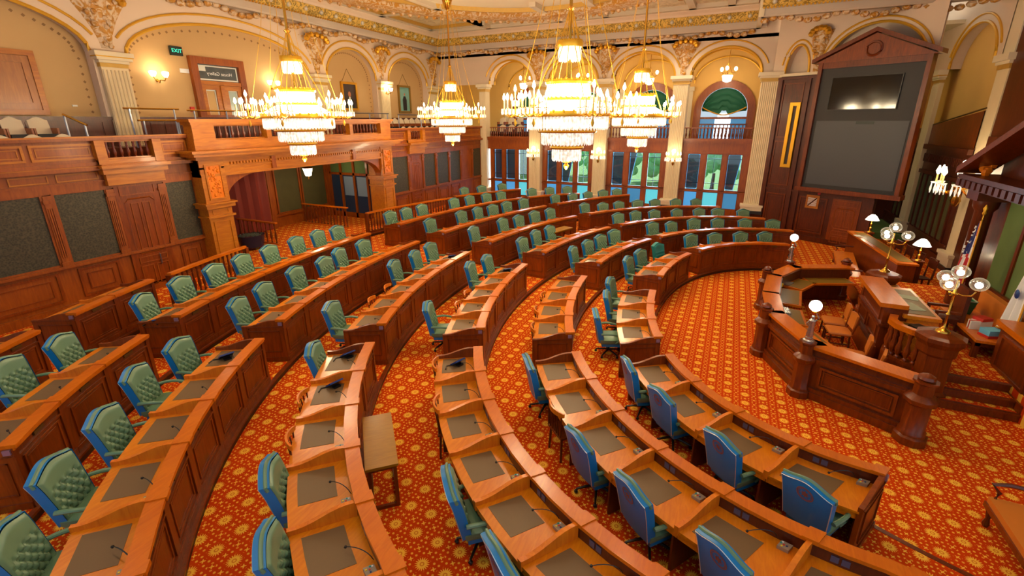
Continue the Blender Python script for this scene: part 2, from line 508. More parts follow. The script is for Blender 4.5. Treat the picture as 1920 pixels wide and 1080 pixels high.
fl = MB()
fl.add([(-16, -4, -0.002), (12, -4, -0.002), (12, 32, -0.002), (-16, 32, -0.002)], [(0, 1, 2, 3)])
T0, T1, NT = 109.0, 262.0, 102
for k in range(1, 8):
    z = RISE * k
    A = []; Bq = []
    for i in range(NT + 1):
        t = T0 + (T1 - T0) * i / NT; a = radians(t); cr = clipR(t)
        ri = min(RK(k, t) - 0.03, cr); ro = min((RK(k + 1, t) - 0.03) if k < 7 else 99, cr)
        A.append((CX + ri * cos(a), CYY + ri * sin(a))); Bq.append((CX + ro * cos(a), CYY + ro * sin(a)))
    n = NT + 1
    fl.add([(x, y, z) for x, y in A] + [(x, y, z) for x, y in Bq], [(i, i + 1, n + i + 1, n + i) for i in range(NT) if A[i] != Bq[i] or A[i + 1] != Bq[i + 1]])
    # carpet skirt at both ends of the tier
    for i in (0, NT):
        (x0, y0), (x1, y1) = A[i], Bq[i]
        fl.add([(x0, y0, 0), (x1, y1, 0), (x1, y1, z), (x0, y0, z)], [(0, 1, 2, 3)])
# alcove floor behind the portal
fl.box(-19.5, -14.9, 9.0, 17.6, 0.5, 0.912)
struct(fl.build('floor', 'carpet'))
kk = MB(); nn = MB()
for k in range(1, 8):
    z = RISE * k
    R = []; R2 = []
    for i in range(NT + 1):
        t = T0 + (T1 - T0) * i / NT; a = radians(t)
        if RK(k, t) > clipR(t) - 0.1: continue
        r = RK(k, t) - 0.034
        def q(d, zz): return (CX + (r + d) * cos(a), CYY + (r + d) * sin(a), zz)
        R.append([q(-0.006, z - RISE), q(0.004, z - RISE), q(0.004, z - 0.03), q(-0.006, z - 0.03)])
        R2.append([q(-0.025, z - 0.03), q(0.05, z - 0.03), q(0.05, z + 0.006), q(-0.025, z + 0.006)])
    kk.rings(R); nn.rings(R2)
struct(kk.build('trim_1', 'kick'))
struct(nn.build('trim_2', 'wood_red'))

# ------------------------------------------------------------------ member desks
BLOCK = {'L': 'nearest block', 'M': 'block before the middle aisle', 'U': 'block past the middle aisle', 'B': 'far block by the scoreboard'}
ENDS = {1: dict(L=(242.4, 213.4, 4), M=(207.9, 184.8, 3), U=(174.2, 150.9, 3), B=(145.5, 117.5, 4)),
        2: dict(L=(247.2, 212.5, 6), M=(207.6, 183.6, 4), U=(174.6, 150.2, 4), B=(146.1, 110.0, 6)),
        3: dict(L=(242.2, 211.4, 7), M=(207.3, 183.1, 5), U=(175.4, 151.0, 5), B=(147.2, 112.0, 7)),
        4: dict(L=(236.2, 210.7, 6), M=(207.2, 182.3, 6), U=(175.8, 150.8, 6), B=(146.9, 117.2, 7)),
        5: dict(L=(232.2, 210.2, 6), M=(207.2, 181.8, 7), U=(176.2, 150.4, 7), B=(147.2, 129.5, 5)),
        6: dict(L=(220.3, 209.9, 3), M=(207.1, 182.2, 8), U=(176.7, 150.9, 8), B=(149.0, 139.0, 3)),
        7: dict(L=(215.2, 209.6, 2), M=(207.4, 201.2, 2), U=(159.0, 146.5, 4))}
DROP = {(1, 'L', 4): 0, }

def divider_prof():
    # S-curved top edge between the rail and the desk front
    P = []
    for i in range(9):
        u = i / 8
        s = u * u * (3 - 2 * u)
        P.append((0.14 + 0.73 * u, 0.955 - 0.125 * s + 0.012 * sin(u * 2 * pi)))
    return P
DP = divider_prof()

def divider(mb, k, th, zt, half):
    dth = math.degrees(half / RK(k, th))
    R = []
    for s in (-dth, dth):
        R.append([PT(k, th + s, o, zt + z) for o, z in DP] + [PT(k, th + s, 0.87, zt + 0.70), PT(k, th + s, 0.14, zt + 0.70)])
    return mb.rings(R)

def end_panel(mb, k, th, zt, half):
    dth = math.degrees(half / RK(k, th)); R = []
    for s in (-dth, dth):
        R.append([PT(k, th + s, 0.0, zt + 0.95)] + [PT(k, th + s, o, zt + z) for o, z in DP] + [PT(k, th + s, 0.87, zt), PT(k, th + s, 0.0, zt)])
    return mb.rings(R)

def build_desk(k, b, i, n, ta, tb, lod):
    """one desk unit; ta is the near (large angle) side, tb the far side"""
    zt = RISE * k; w = tb - ta  # negative
    tm = (ta + tb) / 2
    base = PT(k, tm, 0.4, zt)
    name_row = ORD[k]
    lab = 'mahogany desk, %s from near end, %s row from well, %s' % (ORD[i + 1], name_row, BLOCK[b])
    root = thing('desk', lab, 'desk', base, 0, 'curved rows of member desks')
    def P(mb, name, mat, smooth=False, parent=root): return mb.shift(base).build(name, mat, parent, smooth)
    eps = w * 0.004
    a0, a1 = ta + eps, tb - eps
    def T(f): return ta + w * f
    # front panel with plinth and raised frame
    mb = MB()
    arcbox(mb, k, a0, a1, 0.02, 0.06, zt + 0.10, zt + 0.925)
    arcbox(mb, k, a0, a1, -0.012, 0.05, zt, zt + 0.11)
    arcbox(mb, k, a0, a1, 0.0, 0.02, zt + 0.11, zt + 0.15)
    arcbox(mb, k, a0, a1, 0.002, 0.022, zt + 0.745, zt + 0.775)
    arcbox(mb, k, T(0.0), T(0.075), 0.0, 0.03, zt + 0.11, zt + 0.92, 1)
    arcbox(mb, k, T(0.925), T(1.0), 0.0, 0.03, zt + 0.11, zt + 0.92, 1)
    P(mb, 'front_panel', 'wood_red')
    mb = MB()
    f0, f1 = 0.14, 0.86
    for z0 in (0.20, 0.69): arcbox(mb, k, T(f0), T(f1), 0.004, 0.022, zt + z0, zt + z0 + 0.022)
    for f in (f0, f1 - 0.022): arcbox(mb, k, T(f), T(f + 0.022), 0.004, 0.022, zt + 0.20, zt + 0.71, 1)
    if lod > 0:
        arcbox(mb, k, T(f0 + 0.06), T(f1 - 0.06), 0.010, 0.022, zt + 0.255, zt + 0.262)
        arcbox(mb, k, T(f0 + 0.06), T(f1 - 0.06), 0.010, 0.022, zt + 0.65, zt + 0.657)
    P(mb, 'panel_moulding', 'wood_panel')
    mb = MB(); arcbox(mb, k, T(0.40), T(0.60), -0.002, 0.021, zt + 0.815, zt + 0.865, 1)
    P(mb, 'name_plate', 'brass_dull')
    mb = MB()
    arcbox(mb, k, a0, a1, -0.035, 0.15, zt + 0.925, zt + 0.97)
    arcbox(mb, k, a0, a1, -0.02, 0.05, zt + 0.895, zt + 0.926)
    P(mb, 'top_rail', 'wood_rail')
    mb = MB(); d = math.degrees(0.075 / RK(k, ta))
    if i > 0: arcbox(mb, k, ta + d, ta - d, -0.055, 0.155, zt + 0.93, zt + 0.985, 1)
    else: arcbox(mb, k, ta, ta - 2 * d, -0.05, 0.155, zt + 0.93, zt + 0.98, 1)
    P(mb, 'joint_cap', 'wood_rail')
    mb = MB(); arcbox(mb, k, a0, a1, 0.10, 0.13, zt + 0.76, zt + 0.93)
    P(mb, 'rail_back', 'wood_dark')
    mb = MB()
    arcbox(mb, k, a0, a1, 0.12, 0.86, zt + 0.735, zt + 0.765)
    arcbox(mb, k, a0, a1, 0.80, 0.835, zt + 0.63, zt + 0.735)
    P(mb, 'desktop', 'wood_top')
    mb = MB(); arcbox(mb, k, T(0.36), T(0.90), 0.30, 0.74, zt + 0.764, zt + 0.769)
    P(mb, 'writing_pad', 'pad')
    # divider / end panel on the near side (and the far side of the last desk)
    half = 0.026
    mb = MB()
    if i == 0: end_panel(mb, k, ta - math.degrees(half / RK(k, ta)) * 1.02, zt, half)
    else: divider(mb, k, ta, zt, half)
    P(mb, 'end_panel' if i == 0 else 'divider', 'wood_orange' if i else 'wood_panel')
    if i == 0:
        mb = MB(); tq = ta + math.degrees(0.004 / RK(k, ta))
        dd_ = math.degrees(0.012 / RK(k, ta))
        for o0, o1, z0, z1 in ((0.10, 0.76, 0.70, 0.72), (0.10, 0.76, 0.22, 0.24), (0.10, 0.12, 0.22, 0.72), (0.74, 0.76, 0.22, 0.72), (0.0, 0.87, 0.0, 0.10), (0.0, 0.87, 0.80, 0.815)):
            arcbox(mb, k, tq - dd_, tq + dd_, o0, o1, zt + z0, zt + z1, 1)
        P(mb, 'end_moulding', 'wood_red')
        mb = MB(); arcbox(mb, k, tq - dd_, tq + dd_ * 1.3, 0.02, 0.10, zt + 0.845, zt + 0.915, 1)
        P(mb, 'rosette', 'steel_rosette')
    if i == n - 1:
        mb = MB(); end_panel(mb, k, tb + math.degrees(half / RK(k, tb)) * 1.02, zt, half)
        P(mb, 'end_panel', 'wood_panel')
    # side board under the desktop
    mb = MB(); arcbox(mb, k, T(0.06), T(0.085), 0.10, 0.80, zt + 0.02, zt + 0.735, 1)
    P(mb, 'side_board', 'wood_dark')
    # voting console
    mb = MB(); arcbox(mb, k, T(0.13), T(0.245), 0.165, 0.275, zt + 0.764, zt + 0.81, 1)
    con = P(mb, 'voting_console', 'console')
    if lod > 0:
        for nm, mat, f, o in (('button', 'yelp', 0.20, 0.245), ('button', 'redp', 0.19, 0.215), ('button', 'tealp', 0.225, 0.20), ('button', 'whitep', 0.215, 0.18), ('button', 'navy', 0.16, 0.215)):
            mb = MB(); arcbox(mb, k, T(f), T(f + 0.017), o, o + 0.018, zt + 0.808, zt + 0.816, 1)
            P(mb, nm, mat, False, con)
    mb = MB(); p0 = Vector(PT(k, T(0.30), 0.15, zt + 0.80))
    p3 = Vector(PT(k, T(0.52), 0.36, zt + 0.86))
    p1 = Vector(PT(k, T(0.31), 0.19, zt + 0.93)); p2 = Vector(PT(k, T(0.42), 0.27, zt + 0.93))
    pts = [p0 * (1 - u) ** 3 + p1 * 3 * u * (1 - u) ** 2 + p2 * 3 * u * u * (1 - u) + p3 * u ** 3 for u in [j / 7 for j in range(8)]]
    mb.tube(pts, 0.006, 4); mb.ball(tuple(p3), 0.017, 6, 4)
    P(mb, 'microphone', 'black', True)
    if lod > 0:
        mb = MB()
        for f in (0.62, 0.72): arcbox(mb, k, T(f), T(f + 0.075), 0.128, 0.136, zt + 0.80, zt + 0.88, 1)
        P(mb, 'socket_plate', 'steel_blue')
    return root

for k in ENDS:
    for b in ENDS[k]:
        ta, tb, n = ENDS[k][b]
        for i in range(n):
            build_desk(k, b, i, n, ta + (tb - ta) * i / n, ta + (tb - ta) * (i + 1) / n, 1 if (b in 'LM' or k < 3) else 0)

# ------------------------------------------------------------------ green chairs
def chair_back(u, v, lift=0.0):
    """u -1..1 across, v 0..1 up -> point on the mid surface of the backrest"""
    half = 0.265 + 0.045 * v
    z = 0.42 + 0.69 * v
    if v > 0.75:
        s = (v - 0.75) / 0.25
        z += s * (0.055 * cos(u * pi * 0.5) ** 2 - 0.035 * abs(u) ** 1.5)
    x = -0.215 - 0.125 * v - 0.02 * v * v + 0.03 * u * u
    return x, u * half, z

def make_chair(prefix_mat, tuft=True):
    root = thing('office_chair', 'x', 'chair', (0, 0, 0), 0, 'leather chairs at the curved desks')
    fr = prefix_mat
    NU, NV = 28, 34
    g = MB(); vs = []; fs = []
    for j in range(NV + 1):
        for i in range(NU + 1):
            u = -0.96 + 1.92 * i / NU; v = 0.02 + 0.955 * j / NV
            x, y, z = chair_back(u, v)
            e = min(1, (0.96 - abs(u)) / 0.10) * min(1, (0.975 - v) / 0.05) * min(1, (v - 0.0) / 0.05)
            puff = 0.028 * max(0, e) ** 0.6
            if tuft and v < 0.72:
                a = (u * 2.6 + v * 5.2); c = (u * 2.6 - v * 5.2)
                t = abs(sin(pi * a)) * abs(sin(pi * c))
                fade = min(1, (0.72 - v) / 0.06) * min(1, max(0, (0.86 - abs(u)) / 0.08))
                puff += (0.052 * t ** 0.5 - 0.034) * fade
            elif not tuft:
                if 0.2 < v < 0.7: puff += 0.012 * abs(sin(v * 6 * pi))
            vs.append((x + 0.03 + puff, y, z)); 
    for j in range(NV):
        for i in range(NU):
            a = j * (NU + 1) + i; fs.append((a, a + 1, a + NU + 2, a + NU + 1))
    g.add(vs, fs); g.build('backrest', fr, root, True)
    # outer shell: closed slab following the back
    sh = MB(); R = []
    out = [(-1, v / 10) for v in range(11)] + [(-1 + 2 * i / 12, 1.0) for i in range(1, 12)] + [(1, 1 - v / 10) for v in range(11)]
    for off in (0.032, -0.085):
        R.append([(chair_back(u, v)[0] + off, chair_back(u, v)[1] * 1.0, chair_back(u, v)[2]) for u, v in out])
    sh.rings(R, cap=False)
    n0 = len(sh.v); vs = []; fs = []
    for j in range(11):
        for i in range(9):
            x, y, z = chair_back(-1 + 2 * i / 8, j / 10); vs.append((x - 0.085, y, z))
    for j in range(10):
        for i in range(8):
            a = j * 9 + i; fs.append((a, a + 9, a + 10, a + 1))
    sh.add(vs, fs)
    shell = sh.build('back_shell', 'blue' if fr == 'green' else fr, root, True)  # green chairs: daylight on sides and back is painted as blue leather
    if fr == 'green':
        nt = MB()
        nt.tube([(chair_back(u * 0.985, v * 0.995)[0] - 0.085, chair_back(u * 0.985, v)[1], chair_back(u, v)[2] - 0.012) for u, v in out], 0.006, 4)
        nt.build('nail_trim', 'nail', shell)
        tp = MB()
        top = [(-1, 0.90), (-1, 0.95)] + [(-1 + 2 * i / 14, 1.0) for i in range(15)] + [(1, 0.95), (1, 0.90)]
        tp.tube([(chair_back(u, v)[0] - 0.012, chair_back(u, v)[1], chair_back(u, v)[2] + 0.002) for u, v in top], 0.022, 6)
        tp.build('top_roll', fr, root, True)
        se = MB()
        x, y, z = chair_back(0, 0.79)
        def disc(r0, r1, dx, n=20):
            R = [[(x - dx + (zz) * -0.21, r * cos(2 * pi * q / n), z + r * sin(2 * pi * q / n)) for q in range(n)] for r in (r0, r1) for zz in (0,)]
            R = [[(px - (pz - z) * 0.20, py, pz) for px, py, pz in ring] for ring in R]
            se.rings(R, cap=False)
        disc(0.090, 0.105, 0.0885); disc(0.074, 0.084, 0.0885); disc(0.001, 0.030, 0.0885)
        for a0 in range(0, 360, 45):
            a = radians(a0)
            p = [(0.026 * cos(a - 0.5), 0.026 * sin(a - 0.5)), (0.066 * cos(a), 0.066 * sin(a)), (0.026 * cos(a + 0.5), 0.026 * sin(a + 0.5))]
            se.add([(x - 0.0885 - q[1] * 0.20, q[0], z + q[1]) for q in p], [(0, 1, 2)])
        se.build('seal_emblem', 'seal', shell)
    st = MB()
    R = []
    for zz, gx in ((0.38, 0.0), (0.43, 0.02), (0.485, 0.02), (0.505, -0.02)):
        R.append([(0.03 + (0.25 + gx) * sx, (0.255 + gx) * sy, zz + (0.01 if sx > 0 else 0)) for sx, sy in ((-1, -1), (-0.4, -1.02), (0.7, -1), (1, -0.75), (1.05, 0), (1, 0.75), (0.7, 1), (-0.4, 1.02), (-1, 1))])
    st.rings(R); st.build('seat', fr, root, True)
    sb = MB(); sb.box(-0.20, 0.25, -0.24, 0.24, 0.30, 0.385); sb.build('seat_frame', 'blue' if fr == 'green' else fr, root)  # frame takes the same painted daylight blue
    for s in (-1, 1):
        ar = MB(); R = []
        for u in range(7):
            q = u / 6
            cx_, cz = -0.23 + 0.46 * q, 0.655 + 0.025 * sin(q * pi) - 0.03 * q * q
            w = 0.032 - 0.006 * q
            cy_ = s * (0.305 + 0.03 * sin(q * pi))
            R.append([(cx_, cy_ + w * cos(2 * pi * e / 8), cz + 0.026 * sin(2 * pi * e / 8)) for e in range(8)])
        ar.rings(R)
        ar.tube([(0.20, s * 0.315, 0.64), (0.225, s * 0.31, 0.58), (0.19, s * 0.29, 0.48), (0.12, s * 0.26, 0.40)], 0.026, 6)
        ar.build('armrest', fr, root, True)
    bs = MB()
    bs.lathe([(0.03, 0.10), (0.03, 0.30), (0.10, 0.305)], (0, 0, 0), 8)
    for q in range(5):
        a = 2 * pi * q / 5 + 0.3
        bs.tube([(0.02 * cos(a), 0.02 * sin(a), 0.13), (0.18 * cos(a), 0.18 * sin(a), 0.105), (0.31 * cos(a), 0.31 * sin(a), 0.075)], 0.024, 5, 0.016)
        bs.ball((0.31 * cos(a), 0.31 * sin(a), 0.032), 0.032, 6, 4)
    bs.build('star_base', 'black', root, True)
    return root

def make_wood_chair():
    root = thing('wooden_chair', 'x', 'chair', (0, 0, 0), 0, 'wooden side chairs at the desks')
    s = MB(); s.box(-0.22, 0.22, -0.22, 0.22, 0.43, 0.46); s.build('seat', 'wood_red', root)
    for sx in (-1, 1):
        for sy in (-1, 1):
            l = MB(); l.tube([(sx * 0.2, sy * 0.2, 0), (sx * 0.18, sy * 0.18, 0.43)], 0.02, 6); l.build('leg', 'wood_dark', root, True)
    b = MB()
    R = []
    for i in range(9):
        u = -1 + i / 4
        x, y = -0.28 + 0.08 * u * u, 0.23 * u
        R.append([(x, y, 0.86), (x + 0.03, y, 0.86), (x + 0.03, y, 0.93 + 0.02 * cos(u * 1.5)), (x, y, 0.93 + 0.02 * cos(u * 1.5))])
    b.rings(R); b.build('back_rail', 'wood_orange', root)
    for u in (-0.85, -0.5, -0.17, 0.17, 0.5, 0.85):
        p = MB(); p.tube([(-0.2, 0.2 * u, 0.45), (-0.265 + 0.08 * u * u, 0.23 * u, 0.87)], 0.012, 5); p.build('spindle', 'wood_dark', root, True)
    return root

CH = {1: {'L': [(216.3, 1.06, 0), (223.2, 0.98, 0), (231.6, 1.03, 0), (239.0, 1.12, 0)], 'M': [(184.3, 1.25, 0), (191.8, 1.18, 0), (200.5, 1.36, 0)], 'U': [(168.5, 1.31, 0), (161.6, 1.27, 0), (153.2, 1.2, 2)], 'B': [(139.5, 1.22, 0), (133.0, 1.0, 0), (125.7, 1.0, 0), (119.4, 1.09, 0)]},
      2: {'L': [(215.0, 1.06, 0), (221.9, 0.98, 1), (227.1, 1.02, 0), (232.8, 1.01, 0), (238.9, 1.0, 0)], 'M': [(193.8, 0.9, 1), (199.5, 0.9, 1), (205.0, 0.9, 1)], 'U': [(170.6, 1.29, 0), (164.7, 1.26, 0), (159.2, 1.31, 0), (153.5, 1.4, 0)], 'B': [(140.9, 1.4, 0), (136.6, 1.12, 0), (129.6, 1.3, 0), (124.0, 1.18, 0), (117.9, 1.07, 0), (111.7, 1.15, 0)]},
      3: {'L': [(213.6, 0.9, 1), (219.5, 0.9, 1), (228.3, 1.09, 0), (233.5, 1.1, 0)], 'M': [(202.6, 1.42, 0), (200.2, 0.9, 1), (196.4, 0.9, 1), (187.8, 1.46, 0), (183.9, 1.29, 0)], 'U': [(172.2, 1.28, 0), (166.5, 1.46, 0), (162.0, 1.46, 0)], 'B': [(143.0, 1.19, 0), (138.3, 1.19, 0), (133.9, 1.06, 0), (128.6, 1.0, 0), (123.5, 1.01, 0), (119.5, 1.0, 0), (114.4, 1.0, 0)]},
      4: {'L': [(212.1, 1.0, 0), (217.4, 0.9, 1), (221.5, 0.9, 1), (224.7, 1.0, 0), (229.0, 1.04, 0)], 'M': [(204.1, 1.43, 0), (200.9, 0.9, 1), (197.2, 0.9, 1), (191.2, 1.43, 0), (186.9, 1.37, 0), (182.9, 1.42, 0)], 'U': [(172.0, 1.46, 0), (164.7, 1.42, 0), (161.0, 1.31, 0), (156.4, 1.42, 0), (152.5, 1.38, 0)], 'B': [(143.8, 1.4, 0), (140.5, 1.0, 0), (136.7, 1.0, 0), (132.4, 1.0, 0), (128.6, 1.0, 0), (124.2, 1.0, 0), (120.0, 1.07, 0)]},
      5: {'L': [(211.3, 1.34, 0), (214.6, 1.46, 0), (218.7, 1.24, 0), (222.1, 1.31, 0), (225.6, 1.26, 0)], 'M': [(204.4, 1.42, 0), (201.0, 1.46, 0), (196.6, 1.48, 0), (193.2, 1.28, 0), (189.9, 1.48, 0), (186.1, 1.41, 0)], 'U': [(172.9, 1.48, 0), (166.1, 1.48, 0), (162.4, 1.48, 0), (159.2, 1.38, 0), (155.6, 1.48, 0), (151.6, 1.48, 0)], 'B': [(144.5, 1.29, 0), (141.0, 1.0, 0), (137.4, 1.0, 0), (133.8, 1.0, 0), (130.6, 1.0, 0)]},
      6: {'L': [(210.9, 1.26, 0), (213.4, 1.46, 0)], 'M': [(204.7, 1.37, 0), (201.2, 1.46, 0), (198.0, 1.46, 0), (195.1, 1.46, 0), (191.9, 1.46, 0), (188.4, 1.48, 0), (185.4, 1.48, 0), (182.9, 1.35, 0)], 'U': [(173.5, 1.48, 0), (170.6, 1.46, 0), (167.5, 1.48, 0), (161.1, 1.48, 0), (157.9, 1.48, 0), (154.5, 1.48, 0), (151.6, 1.46, 0)], 'B': [(145.5, 1.48, 0), (142.1, 1.48, 0), (138.9, 1.45, 0)]},
      7: {'U': [(154.9, 1.3, 0), (151.8, 1.26, 0), (147.9, 1.3, 0)]}}
proto = {0: make_chair('green'), 1: make_wood_chair(), 2: make_chair('teal', False)}
used = set()
for k in CH:
    for b in CH[k]:
        seq = sorted(CH[k][b], key=lambda c: -c[0])
        for i, (th, off, kind) in enumerate(seq):
            x, y, z = PT(k, th, off, RISE * k)
            px, py, _ = PT(k, th, 0, 0)
            face = atan2(py - y, px - x) + radians(random.uniform(-7, 7))
            back = 0.34 if kind != 1 else 0.26
            loc = (x + cos(face) * back, y + sin(face) * back, RISE * k)
            what = {0: 'green leather chair', 1: 'brown wooden chair', 2: 'bright teal chair'}[kind]
            lab = '%s, %s from near end, %s row from well, %s' % (what, ORD[i + 1], ORD[k], BLOCK[b])
            if kind not in used:
                used.add(kind); o = proto[kind]; o.location = loc; o.rotation_euler = (0, 0, face); o['label'] = lab
            else:
                dup(proto[kind], loc, face, lab)
# ------------------------------------------------------------------ architecture helpers
def LW(x0):               # left side frame: s -> y, d -> into the room (+x)
    return lambda s, d, z: (x0 + d, s, z)
def FWL(y0):              # far side frame: s -> x, d -> into the room (-y)
    return lambda s, d, z: (s, y0 - d, z)
DO = (1.6, 26.6); DU = (0.8712, -0.4909); DN = (-0.4909, -0.8712)
def DG(s, d, z): return (DO[0] + DU[0] * s + DN[0] * d, DO[1] + DU[1] * s + DN[1] * d, z)
def RW(x0): return lambda s, d, z: (x0 - d, s, z)

def bx(mb, s0, s1, d0, d1, z0, z1): return mb.box(s0, s1, d0, d1, z0, z1)

def frame(mb, s0, s1, z0, z1, w, d0, d1):
    bx(mb, s0, s1, d0, d1, z0, z0 + w); bx(mb, s0, s1, d0, d1, z1 - w, z1)
    bx(mb, s0, s0 + w, d0, d1, z0 + w, z1 - w); bx(mb, s1 - w, s1, d0, d1, z0 + w, z1 - w)
    return mb

def baluster_mesh(z0, z1):
    h = z1 - z0
    mb = MB()
    mb.lathe([(0.035, z0), (0.035, z0 + 0.05 * h), (0.02, z0 + 0.1 * h), (0.045, z0 + 0.3 * h), (0.045, z0 + 0.38 * h), (0.022, z0 + 0.6 * h), (0.03, z0 + 0.72 * h), (0.02, z0 + 0.8 * h), (0.035, z0 + 0.93 * h), (0.035, z1)], (0, 0, 0), 8)
    return mb

def arch_curve(a, b, spring, top, n=20):
    c, hw, h = (a + b) / 2, (b - a) / 2, top - spring
    return [(c - hw * cos(pi * i / n), spring + h * sin(pi * i / n)) for i in range(n + 1)]

def arch_wall(bays, s0, s1, ztop, depth):
    """plaster wall face with arched openings and their reveals, in (s,d,z)"""
    mb = MB(); cur = s0
    for a, b, sp, tp in bays:
        if a > cur: mb.add([(cur, 0, sp), (a, 0, sp), (a, 0, ztop), (cur, 0, ztop)], [(0, 1, 2, 3)])
        C = arch_curve(a, b, sp, tp); n = len(C)
        mb.add([(s, 0, z) for s, z in C] + [(s, 0, ztop) for s, z in C], [(i, i + 1, n + i + 1, n + i) for i in range(n - 1)])
        mb.add([(s, 0, z) for s, z in C] + [(s, -depth, z) for s, z in C], [(i, n + i, n + i + 1, i + 1) for i in range(n - 1)])
        cur = b
    if s1 > cur: mb.add([(cur, 0, bays[-1][2]), (s1, 0, bays[-1][2]), (s1, 0, ztop), (cur, 0, ztop)], [(0, 1, 2, 3)])
    return mb

def arch_trims(bays, fn, parent, off=0.30):
    for a, b, sp, tp in bays:
        mb = MB(); mb.tube([fn(s, 0.02, z) for s, z in arch_curve(a + 0.03, b - 0.03, sp, tp - 0.03)], 0.055, 6)
        mb.build('gilt_arch_bead', 'goldpaint', parent, True)
        c = (a + b) / 2; hw = (b - a) / 2
        mb = MB(); mb.tube([fn(c - (hw + off) * cos(pi * (0.09 + 0.82 * i / 20)), 0.02, sp + (tp - sp + off) * sin(pi * (0.09 + 0.82 * i / 20))) for i in range(21)], 0.04, 6)
        mb.build('gilt_outer_bead', 'goldpaint', parent, True)

def spandrel(c, z0, z1, w0, w1, fn, parent):
    mb = MB(); R = []
    for i in range(9):
        u = i / 8; w = w0 + (w1 - w0) * u ** 1.6; z = z0 + (z1 - z0) * u
        dpt = 0.03 + 0.12 * u
        R.append([fn(c - w / 2, 0.0, z), fn(c - w * 0.3, dpt, z), fn(c, dpt * 1.5, z), fn(c + w * 0.3, dpt, z), fn(c + w / 2, 0.0, z)])
    mb.rings(R, closed_ring=False)
    rnd = random.Random(int(c * 100))
    for q in range(16):
        u = rnd.random(); w = (w0 + (w1 - w0) * u ** 1.6) * 0.42
        p = fn(c + rnd.uniform(-w, w), 0.06 + 0.12 * u, z0 + (z1 - z0) * u)
        mb.ball(p, rnd.uniform(0.04, 0.10), 6, 4)
    mb.build('spandrel_ornament', 'ornate', parent, True)
    sh = MB()
    for q in range(7):
        a = pi * q / 6
        sh.ball(fn(c - w1 * 0.34 * cos(a), 0.22, z1 - 0.12 + 0.2 * sin(a)), 0.13, 6, 4)
    sh.build('shell_ornament', 'gold', parent, True)

# ------------------------------------------------------------------ wall_left, lower part
L = LW(-14.9)
def left_panel_wall(mb, s0, s1):
    bx(mb, s0, s1, -0.30, 0.0, 0.6, 4.5)
    bx(mb, s0, s1, 0, 0.07, 0.9, 1.10)
    bx(mb, s0, s1, 0, 0.05, 1.10, 1.14)
    bx(mb, s0, s1, 0, 0.11, 2.08, 2.15)
    bx(mb, s0, s1, 0, 0.06, 3.93, 4.12)
    bx(mb, s0, s1, 0, 0.10, 4.12, 4.16)
    bx(mb, s0, s1, 0, 0.05, 4.16, 4.40)
    bx(mb, s0, s1, -1.0, 0.24, 4.42, 4.52)
    bx(mb, s0, s1, -0.10, 0.14, 4.52, 4.62)
    bx(mb, s0, s1, -0.10, 0.22, 5.15, 5.23)
wl = MB()
left_panel_wall(wl, -4.0, 8.62); left_panel_wall(wl, 17.45, 27.1)
for s0, s1 in ((-4.0, 6.42), (7.75, 8.65), (17.45, 19.1), (20.5, 27.0)):
    bx(wl, s0, s1, -0.06, 0.09, 4.62, 5.15)
wl.map(L)
wall_left = struct(wl.build('wall_left', 'wood_wall'))
def wl_part(mb, name, mat, smooth=False): return mb.map(L).build(name, mat, wall_left, smooth)
dados = [(2.9, 5.05), (5.28, 6.35), (7.8, 8.6), (17.9, 19.2), (20.45, 21.7), (21.75, 22.95), (23.1, 24.25), (25.7, 26.8)]
for s0, s1 in dados:
    mb = MB(); frame(mb, s0 + 0.08, s1 - 0.08, 1.24, 2.0, 0.06, 0, 0.03); frame(mb, s0 + 0.25, s1 - 0.25, 1.40, 1.84, 0.025, 0, 0.022); wl_part(mb, 'dado_panel', 'wood_panel')
for s0, s1 in [(3.0, 5.07), (5.3, 6.37), (7.82, 8.62), (17.95, 19.18), (20.5, 21.6), (21.78, 22.92), (23.1, 24.25), (25.72, 26.75)]:
    mb = MB(); bx(mb, s0 + 0.02, s1 - 0.02, 0, 0.02, 2.17, 3.92); wl_part(mb, 'woven_panel', 'weave')
    mb = MB(); frame(mb, s0 - 0.03, s1 + 0.03, 2.14, 3.95, 0.05, 0, 0.05); wl_part(mb, 'panel_frame', 'wood_wall')
for c in (5.185, 6.46, 7.71, 8.72, 17.7, 19.23, 20.43, 21.69, 23.01, 24.3, 25.66, 26.88):
    mb = MB(); bx(mb, c - 0.085, c + 0.085, 0, 0.075, 2.15, 3.9)
    for o in (-0.04, 0.0, 0.04): bx(mb, c + o - 0.012, c + o + 0.012, 0.07, 0.095, 2.35, 3.6)
    bx(mb, c - 0.11, c + 0.11, 0, 0.11, 3.72, 3.80); bx(mb, c - 0.11, c + 0.11, 0, 0.10, 2.15, 2.25)
    wl_part(mb, 'pilaster', 'wood_wall')
# parapet panels of the gallery front
for s0, s1 in ((2.2, 3.9), (4.0, 5.0), (5.1, 6.35), (7.85, 8.6), (17.6, 19.0), (20.6, 22.2), (22.4, 24.2), (24.4, 26.6)):
    mb = MB(); frame(mb, s0, s1, 4.70, 5.08, 0.05, 0.085, 0.12); frame(mb, s0 + 0.1, s1 - 0.1, 4.79, 4.99, 0.02, 0.085, 0.105); wl_part(mb, 'parapet_panel', 'wood_gallery')
for s0, s1 in ((4.6, 5.3), (5.45, 6.3), (17.8, 19.0), (20.6, 22.3), (22.5, 24.2)):
    mb = MB(); frame(mb, s0, s1, 4.19, 4.37, 0.025, 0.045, 0.07); wl_part(mb, 'frieze_panel', 'wood_gallery')
mb = MB()
for s0, s1 in ((-4, 8.62), (17.45, 27.05)):
    bx(mb, s0, s1, -0.11, 0.235, 5.22, 5.255); bx(mb, s0, s1, -0.05, 0.25, 4.515, 4.53)
wl_part(mb, 'parapet_cap', 'wood_gallery')

